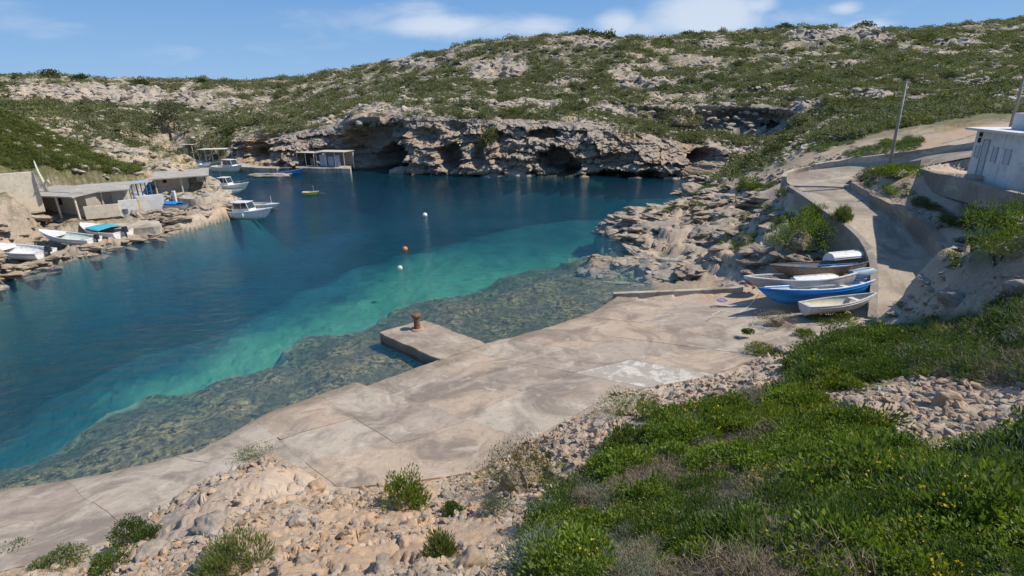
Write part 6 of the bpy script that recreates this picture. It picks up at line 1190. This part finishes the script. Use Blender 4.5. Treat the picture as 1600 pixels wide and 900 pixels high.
boathouse('small far boathouse of brown stone between the cave and the white posts', Pz(466, 258, .9), Pz(492, 259, .9), 2.6, .9, 2.2, 3, [(.3, .6, 1.9, DARK), (.65, .95, 1.3, P_BROWN)])
boathouse('tan shed at the foot of the ramp behind the moored boats', Pz(283, 246, .9), Pz(303, 246, .9), 2.5, .9, 2.6, 2, [(.1, .5, 2., PL_C), (.55, .9, 1.6, P_BROWN)])
# quays
def quay(lab, poly, top, mat): o = slabs('quay', ring_noise(np.array([Pz(a, b_, top) for a, b_ in poly]), .5, .15, 11), -1.5, mat, bev=.05); return tag(o, lab, 'quay')
quay('concrete quay below the cream hut where the teal boat is moored', [(112, 352), (150, 357), (198, 357), (252, 353), (248, 345), (215, 338), (150, 339), (114, 341)][::-1], 1.05, M_WALLP)
quay('pale stone quay in front of the far boathouses', [(462, 262), (505, 263), (548, 263), (548, 257), (505, 255), (462, 255)][::-1], .85, M_WALLP)
quay('low stone quay under the open quarried cave', [(345, 259), (400, 262), (432, 263), (440, 257), (400, 252), (345, 250)][::-1], .8, M_WALLP)
_p = Pz(425, 274, .1); _o = obj('boulder', rock_mesh('rock_platform', M_STONEG, 333, 4, (1.15, .95, .7), .3, 9), None, _p); _o.scale = (3.4, 1.6, .9); tag(_o, 'long flat topped brown rock in the water before the far quay', 'rock')
# bits on the terrace
def tub(px, py, z, s, mat, lab, name='tub', cat='tub', n=12):
    p = Pz(px, py, z); o = MB().lathe([(.28*s, 0), (.34*s, .5*s), (.36*s, .55*s), (.30*s, .55*s), (.25*s, .1*s)], (0, 0, 0), n).build(name, mat, None, tuple(p)); return tag(o, lab, cat)
tub(178, 318, 2.1, 1.7, P_TEAL, 'large turquoise tub on the terrace between the huts'); tub(188, 315, 2.1, 1.4, P_TEAL, 'smaller turquoise tub next to the short white wall'); tub(211, 327, 1.9, 1.6, paint('ochre', (.5, .34, .08), .7), 'ochre yellow drum leaning by the bright white wall', 'drum', 'drum'); tub(197, 333, 1.7, .8, P_GREYD, 'small dark bucket at the foot of the short white wall', 'bucket', 'bucket')
# white bare trunk on the green slope
p = Pz(70, 290, 4.9); t = empty('dead_tree', p, label='bleached white dead tree trunk standing on the green slope above the huts', cat='dead tree')
MB().tube([(0, 0, -.6), (-.1, 0, .6), (-.25, 0, 1.3), (-.4, .1, 2.3)], [.16, .13, .1, .04], 8).build('trunk', P_PALEW, t, sm=True); MB().tube([(0, 0, .2), (.5, -.1, .5), (.7, -.1, .1)], [.09, .07, .04], 7).build('limb', P_PALEW, t, sm=True); MB().tube([(0, 0, .1), (-.6, -.1, -.1), (-.8, -.2, -.5)], [.09, .07, .04], 7).build('limb', P_PALEW, t, sm=True)
# driftwood against the wall
p = Pz(1318, 368, 2.9); tag(MB().tube([(0, 0, 0), (.5, .1, .15), (.9, .1, .6), (1.05, .15, 1.3)], [.07, .06, .05, .02], 7).build('driftwood', P_PALEW, None, tuple(p), sm=True), 'forked bleached branch leaning on the curved retaining wall', 'branch')
# dark drain line across the road at the bend
a = Pz(1237, 291, 5.66); c = Pz(1322, 293, 5.72); tag(MB().tube([a+(0, 0, .0), (a+c)/2+(0, 0, .03), c], .045, 6).build('cable_cover', P_GREYD), 'thin dark pipe laid across the road at the bend', 'drain')

# ------------------------------------------------------------------ single rocks and shrubs
RM = [rock_mesh('boulder_shape', M_STONE, 300+i, 4, (1.15, .95, .7), .28, 10) for i in range(5)]; RG = [rock_mesh('boulder_shape', M_STONEG, 310+i, 4, (1.15, .95, .7), .3, 9) for i in range(4)]
RK = [(490, 768, 40, 0, 'squarish brown stone at the edge of the crumbling outcrop'), (467, 822, 46, 3, 'grey pitted stone on the pink scree left of the bright green shrub'), (476, 880, 50, 1, 'pale rounded boulder low on the scree near the bottom edge'), (728, 888, 84, 2, 'large pinkish boulder at the bottom edge with a white stone beside it'), (726, 858, 32, 1, 'small white stone just above the pink boulder'),
      (1487, 634, 62, 0, 'tan boulder half buried between the two green patches'), (1128, 616, 50, 1, 'smooth pale boulder at the top edge of the big green patch'), (1336, 638, 40, 2, 'pale flat rock left of the tan boulder'), (1490, 478, 44, 8, 'rough stones at the foot of the road wall'), (1592, 464, 44, 6, 'angular grey block at the right edge above the slope'),
      (700, 778, 46, 4, 'cream rock just right of the bright green shrub'), (880, 715, 34, 4, 'jagged rock between the rusty shrub and the green patch'), (935, 668, 30, 3, 'pinkish rock in the rubble strip beside the slipway'), (600, 892, 60, 5, 'buff boulder cut by the bottom edge'), (240, 868, 60, 6, 'weathered grey outcrop block left of the bottom centre'), (330, 830, 70, 7, 'fissured grey outcrop block in the lower left scree'), (330, 885, 74, 5, 'dark sided grey rock at the bottom left'), (1050, 598, 26, 0, 'small stone pile beside the white slab'), (1225, 552, 30, 7, 'grey rock at the corner of the upper slabs'), (868, 742, 22, 2, 'small rock beneath the rusty shrub')]
hp = hits([(a, b_) for a, b_, *_ in RK])
for (px, py, w, k, lab), P in zip(RK, hp):
    m_ = (RM+RG)[min(k, 8)]; o = obj('boulder', m_, None, P); dist = np.linalg.norm(P-np.array((0, 0, EYE_H))); s = w/FOC*dist/2/1.05*(.6 if w > 45 else .8); o.scale = (s, s*.95, s); o.location.z += s*.12; o.rotation_euler = (random.uniform(-.3, .3), random.uniform(-.3, .3), random.uniform(0, 6)); tag(o, lab, 'rock')
for i, (px, py, w, h) in enumerate([(632, 268, 46, 1.), (684, 269, 30, 1.), (727, 269, 48, .9), (775, 273, 40, .7), (810, 273, 46, .8), (912, 274, 16, .9), (992, 276, 18, .5), (1055, 277, 26, .5), (1078, 274, 20, .6)]):
    P = Pz(px, py+3, 0.); o = obj('sea_boulder', (RG+RM)[i % 7], None, P); s = w/9.3/2; o.scale = (s, s*.8, s*.62*h); o.location.y += s*.5; o.rotation_euler = (0, 0, random.uniform(-.4, .4)); tag(o, ['wide grey boulder at the foot of the largest sea cave', 'separate rounded boulder right of the widest one at the cliff foot', 'long low boulder under the middle of the cliff', 'dark low boulder left of the pale bulging cliff', 'broad ledge rock under the pale bulging cliff', 'small pillar rock beside the second sea cave', 'little rock awash below the notched cliff', 'flat rock left of the right hand sea cave', 'low rock in front of the right hand sea cave'][i], 'rock')
def shrub(P, rx, rz, mat, lab, n=900, ll=.07, lw=.018, name='shrub', seed=0, up=.7, stem=True, cat='shrub', group=None):
    t = empty(name, P, label=lab, cat=cat, group=group); me = crown_mesh('crown', mat, seed, int(n*2.2), rx, rz, ll, lw*1.35, 26, up); obj('crown', me, t)
    if stem: MB().tube([(0, 0, -.3*rz), (rx*.05, 0, rz*.5)], [.05*rz+.01, .02*rz+.01], 6).build('stem', M_TWIG, t)
    return t
SH = [(632, 795, 62, 56, M_LBRIGHT, 'bright green upright shrub alone on the scree', .10, .02, 1.5), (815, 765, 140, 84, leaf_mat('rusty_leaf', [(.10, .10, .03), (.16, .11, .03), (.08, .09, .03), (.20, .14, .04), (.11, .14, .03)]), 'wide rusty green dome shaped shrub beside the slipway', .07, .014, .6), (706, 808, 40, 22, M_LDARK, 'small flat green plant right of the bright shrub', .06, .02, .7), (690, 876, 52, 36, M_GRASS, 'tufted green plant left of the pink boulder', .10, .012, 1.4), (778, 806, 50, 26, M_LGREY, 'low grey green cushion plant on the scree', .05, .01, .5), (845, 822, 54, 44, M_LGREY, 'silvery bush at the left edge of the green patch', .06, .010, .8),
      (368, 897, 84, 50, M_GRASS, 'grassy green tuft at the bottom edge left of centre', .12, .012, 1.4), (205, 846, 44, 30, M_LDARK, 'low plant under the left face of the outcrop', .07, .02, .6), (180, 890, 50, 24, M_LBRIGHT, 'small bright plant at the bottom left', .07, .02, 1.), (90, 890, 60, 16, M_LDARK, 'flat green mat on the path at lower left', .06, .02, .4), (395, 722, 66, 18, M_LDARK, 'sparse dark plant on top of the outcrop', .06, .014, .4), (232, 838, 26, 14, M_LDARK, 'tiny green plant in the outcrop shade', .05, .02, .4), (20, 872, 36, 14, M_LDARK, 'flat plant at the far lower left', .06, .02, .4),
      (1252, 388, 84, 46, M_LBRIGHT, 'rounded green bush on the rocks behind the beached boats', .13, .04, .6), (1590, 352, 90, 30, M_LDARK, 'broad dark green bush on the bank below the white house', .14, .04, .6), (1590, 395, 90, 50, M_LYEL, 'yellow green bush at the right edge on the bank', .12, .03, .8), (1405, 276, 50, 16, M_LYEL, 'small yellow green bush behind the leaning pole', .14, .04, .8), (1168, 300, 30, 22, M_LBRIGHT, 'bright green bush on the rocks left of the road bend', .16, .05, .8), (985, 648, 96, 26, M_LYEL, 'low olive plant in the rubble at the slipway edge', .08, .016, .8), (1215, 500, 50, 12, M_TWIG, 'flat brown heap of dry weed beside the white dinghy', .12, .012, .2), (1300, 497, 60, 10, M_LDARK, 'straggling weeds under the keel of the white dinghy', .10, .03, .4), (1258, 524, 26, 8, M_LYEL, 'weeds in the joint of the upper slabs', .08, .02, .6), (1190, 548, 44, 8, M_LYEL, 'weeds along the slab joint near the rubble', .08, .02, .6), (1168, 520, 16, 6, M_LDARK, 'small weed tuft in the middle of the upper slabs', .06, .02, .6),
      (1340, 300, 0, 0, None, '', 0, 0, 0), (1270, 346, 30, 16, M_GRASS, 'spiky grass clump at the foot of the retaining wall', .35, .02, 2.), (1312, 358, 24, 18, M_GRASS, 'tall reed like tuft leaning on the retaining wall', .4, .025, 2.), (1540, 270, 0, 0, None, '', 0, 0, 0)]
SH = [s_ for s_ in SH if s_[4]]
hp = hits([(s_[0], s_[1]) for s_ in SH])
for i, ((px, py, w, h, m_, lab, ll, lw, up), P) in enumerate(zip(SH, hp)):
    if py < 560 and 1150 < px < 1330 and py > 490: P = Pz(px, py, 1.66)
    dist = np.linalg.norm(P-np.array((0, 0, EYE_H))); shrub(P-np.array((0, 0, .02)), w/FOC*dist/2, h/FOC*dist*.95, m_, lab, n=int(300+w*14), ll=ll, lw=lw, seed=400+i, up=up)
# bushes one can pick out on the far cliff and hill
FB = [(765, 228, 92, 34, 22, 'green bush growing in the middle of the sea cliff'), (915, 200, 95.5, 66, 24, 'wide green bush on the cliff edge above the second cave'), (970, 232, 90.5, 58, 36, 'large green bush spilling down the right part of the cliff'), (265, 208, 112, 46, 40, 'dark grey brown tree behind the inlet on the left'), (1015, 232, 92, 20, 18, 'small dark bush on the rocks above the right hand cave'), (60, 205, 98, 90, 40, 'big rounded bush behind the crest at the far left'), (214, 276, 74, 34, 18, 'dark bush at the tip of the green slope'), (330, 240, 118, 40, 26, 'green bush above the back of the inlet'), (1060, 195, 103, 60, 30, 'green bush between the two hollows of the upper cliff'), (1255, 200, 92, 40, 18, 'bush at the right end of the upper cliff')]
for i, (px, py, y, w, h, lab) in enumerate(FB):
    P = Py(px, py, y); k = y/FOC; shrub(P, w*k/2, h*k, M_HILL if i != 3 else leaf_mat('grey_brown_leaf', [(.06, .06, .04), (.09, .08, .055), (.05, .05, .03)]), lab, n=700, ll=.35, lw=.2, seed=460+i, up=.4)
SKL = ['left one of two dark bushes on the rocky skyline at the far left', 'second dark bush on the far left skyline above the pale crag', 'small bush on the left skyline where it starts to dip', 'long low dark clump on the distant middle skyline', 'left one of the twin bushes on the hilltop under the clouds', 'right one of the twin bushes on the hilltop under the clouds', 'rounded bush on the skyline above the dark crag at upper right', 'bush on the skyline between the twin bushes and the right crag', 'low bush on the left skyline right of the two dark bushes', 'small bush on the skyline just left of the upper right crag']
SKB = [(80, 119, 205, 26, 8), (125, 118, 205, 18, 8), (316, 131, 215, 14, 6), (505, 118, 285, 60, 6), (915, 60, 205, 30, 8), (950, 60, 205, 30, 8), (1350, 44, 240, 26, 8), (1075, 60, 240, 22, 6), (218, 125, 208, 22, 6), (1225, 47, 236, 22, 6)]
for i, (px, py, y, w, h) in enumerate(SKB):
    P = Py(px, py+4, y); g = float(ground(np.array([P[0]]), np.array([P[1]]))[0]); P[2] = g; k = y/FOC; shrub(P, w*k/2, h*k*1.2, M_HILLD, SKL[i], n=300, ll=.6, lw=.35, seed=480+i, up=.4, group='bushes on the skyline')

# big rounded rocks of the little headland
for i, (px, py, z, sx, sy, sz, rz, lab) in enumerate([(1022, 362, .5, 3.2, 1.8, 1.25, .15, 'big rounded grey rock at the tip of the headland left of its dark hollow'), (1105, 372, .7, 2.2, 1.6, 1.5, .5, 'brown rock with small shells of white paint right of the dark hollow'), (960, 352, .1, 2.4, 1.2, .5, .1, 'low flat rock running out into the sea at the tip of the headland'), (1060, 428, .15, 3.0, 1.1, .42, .05, 'flat layered ledge rock just above the water behind the kerb'), (1150, 415, .8, 2.6, 1.2, .9, .45, 'slanting layered rock above the kerb and the blue tarpaulin'), (1085, 300, 1.2, 1.6, 2.2, 1.5, 1.2, 'steep rock knob where the shore meets the inner water')]):
    P = Pz(px, py, z); o = obj('boulder', RG[i % 4], None, P); o.scale = (sx*.62, sy*.8, sz); o.rotation_euler = (.08, -.05, rz); tag(o, lab, 'rock')
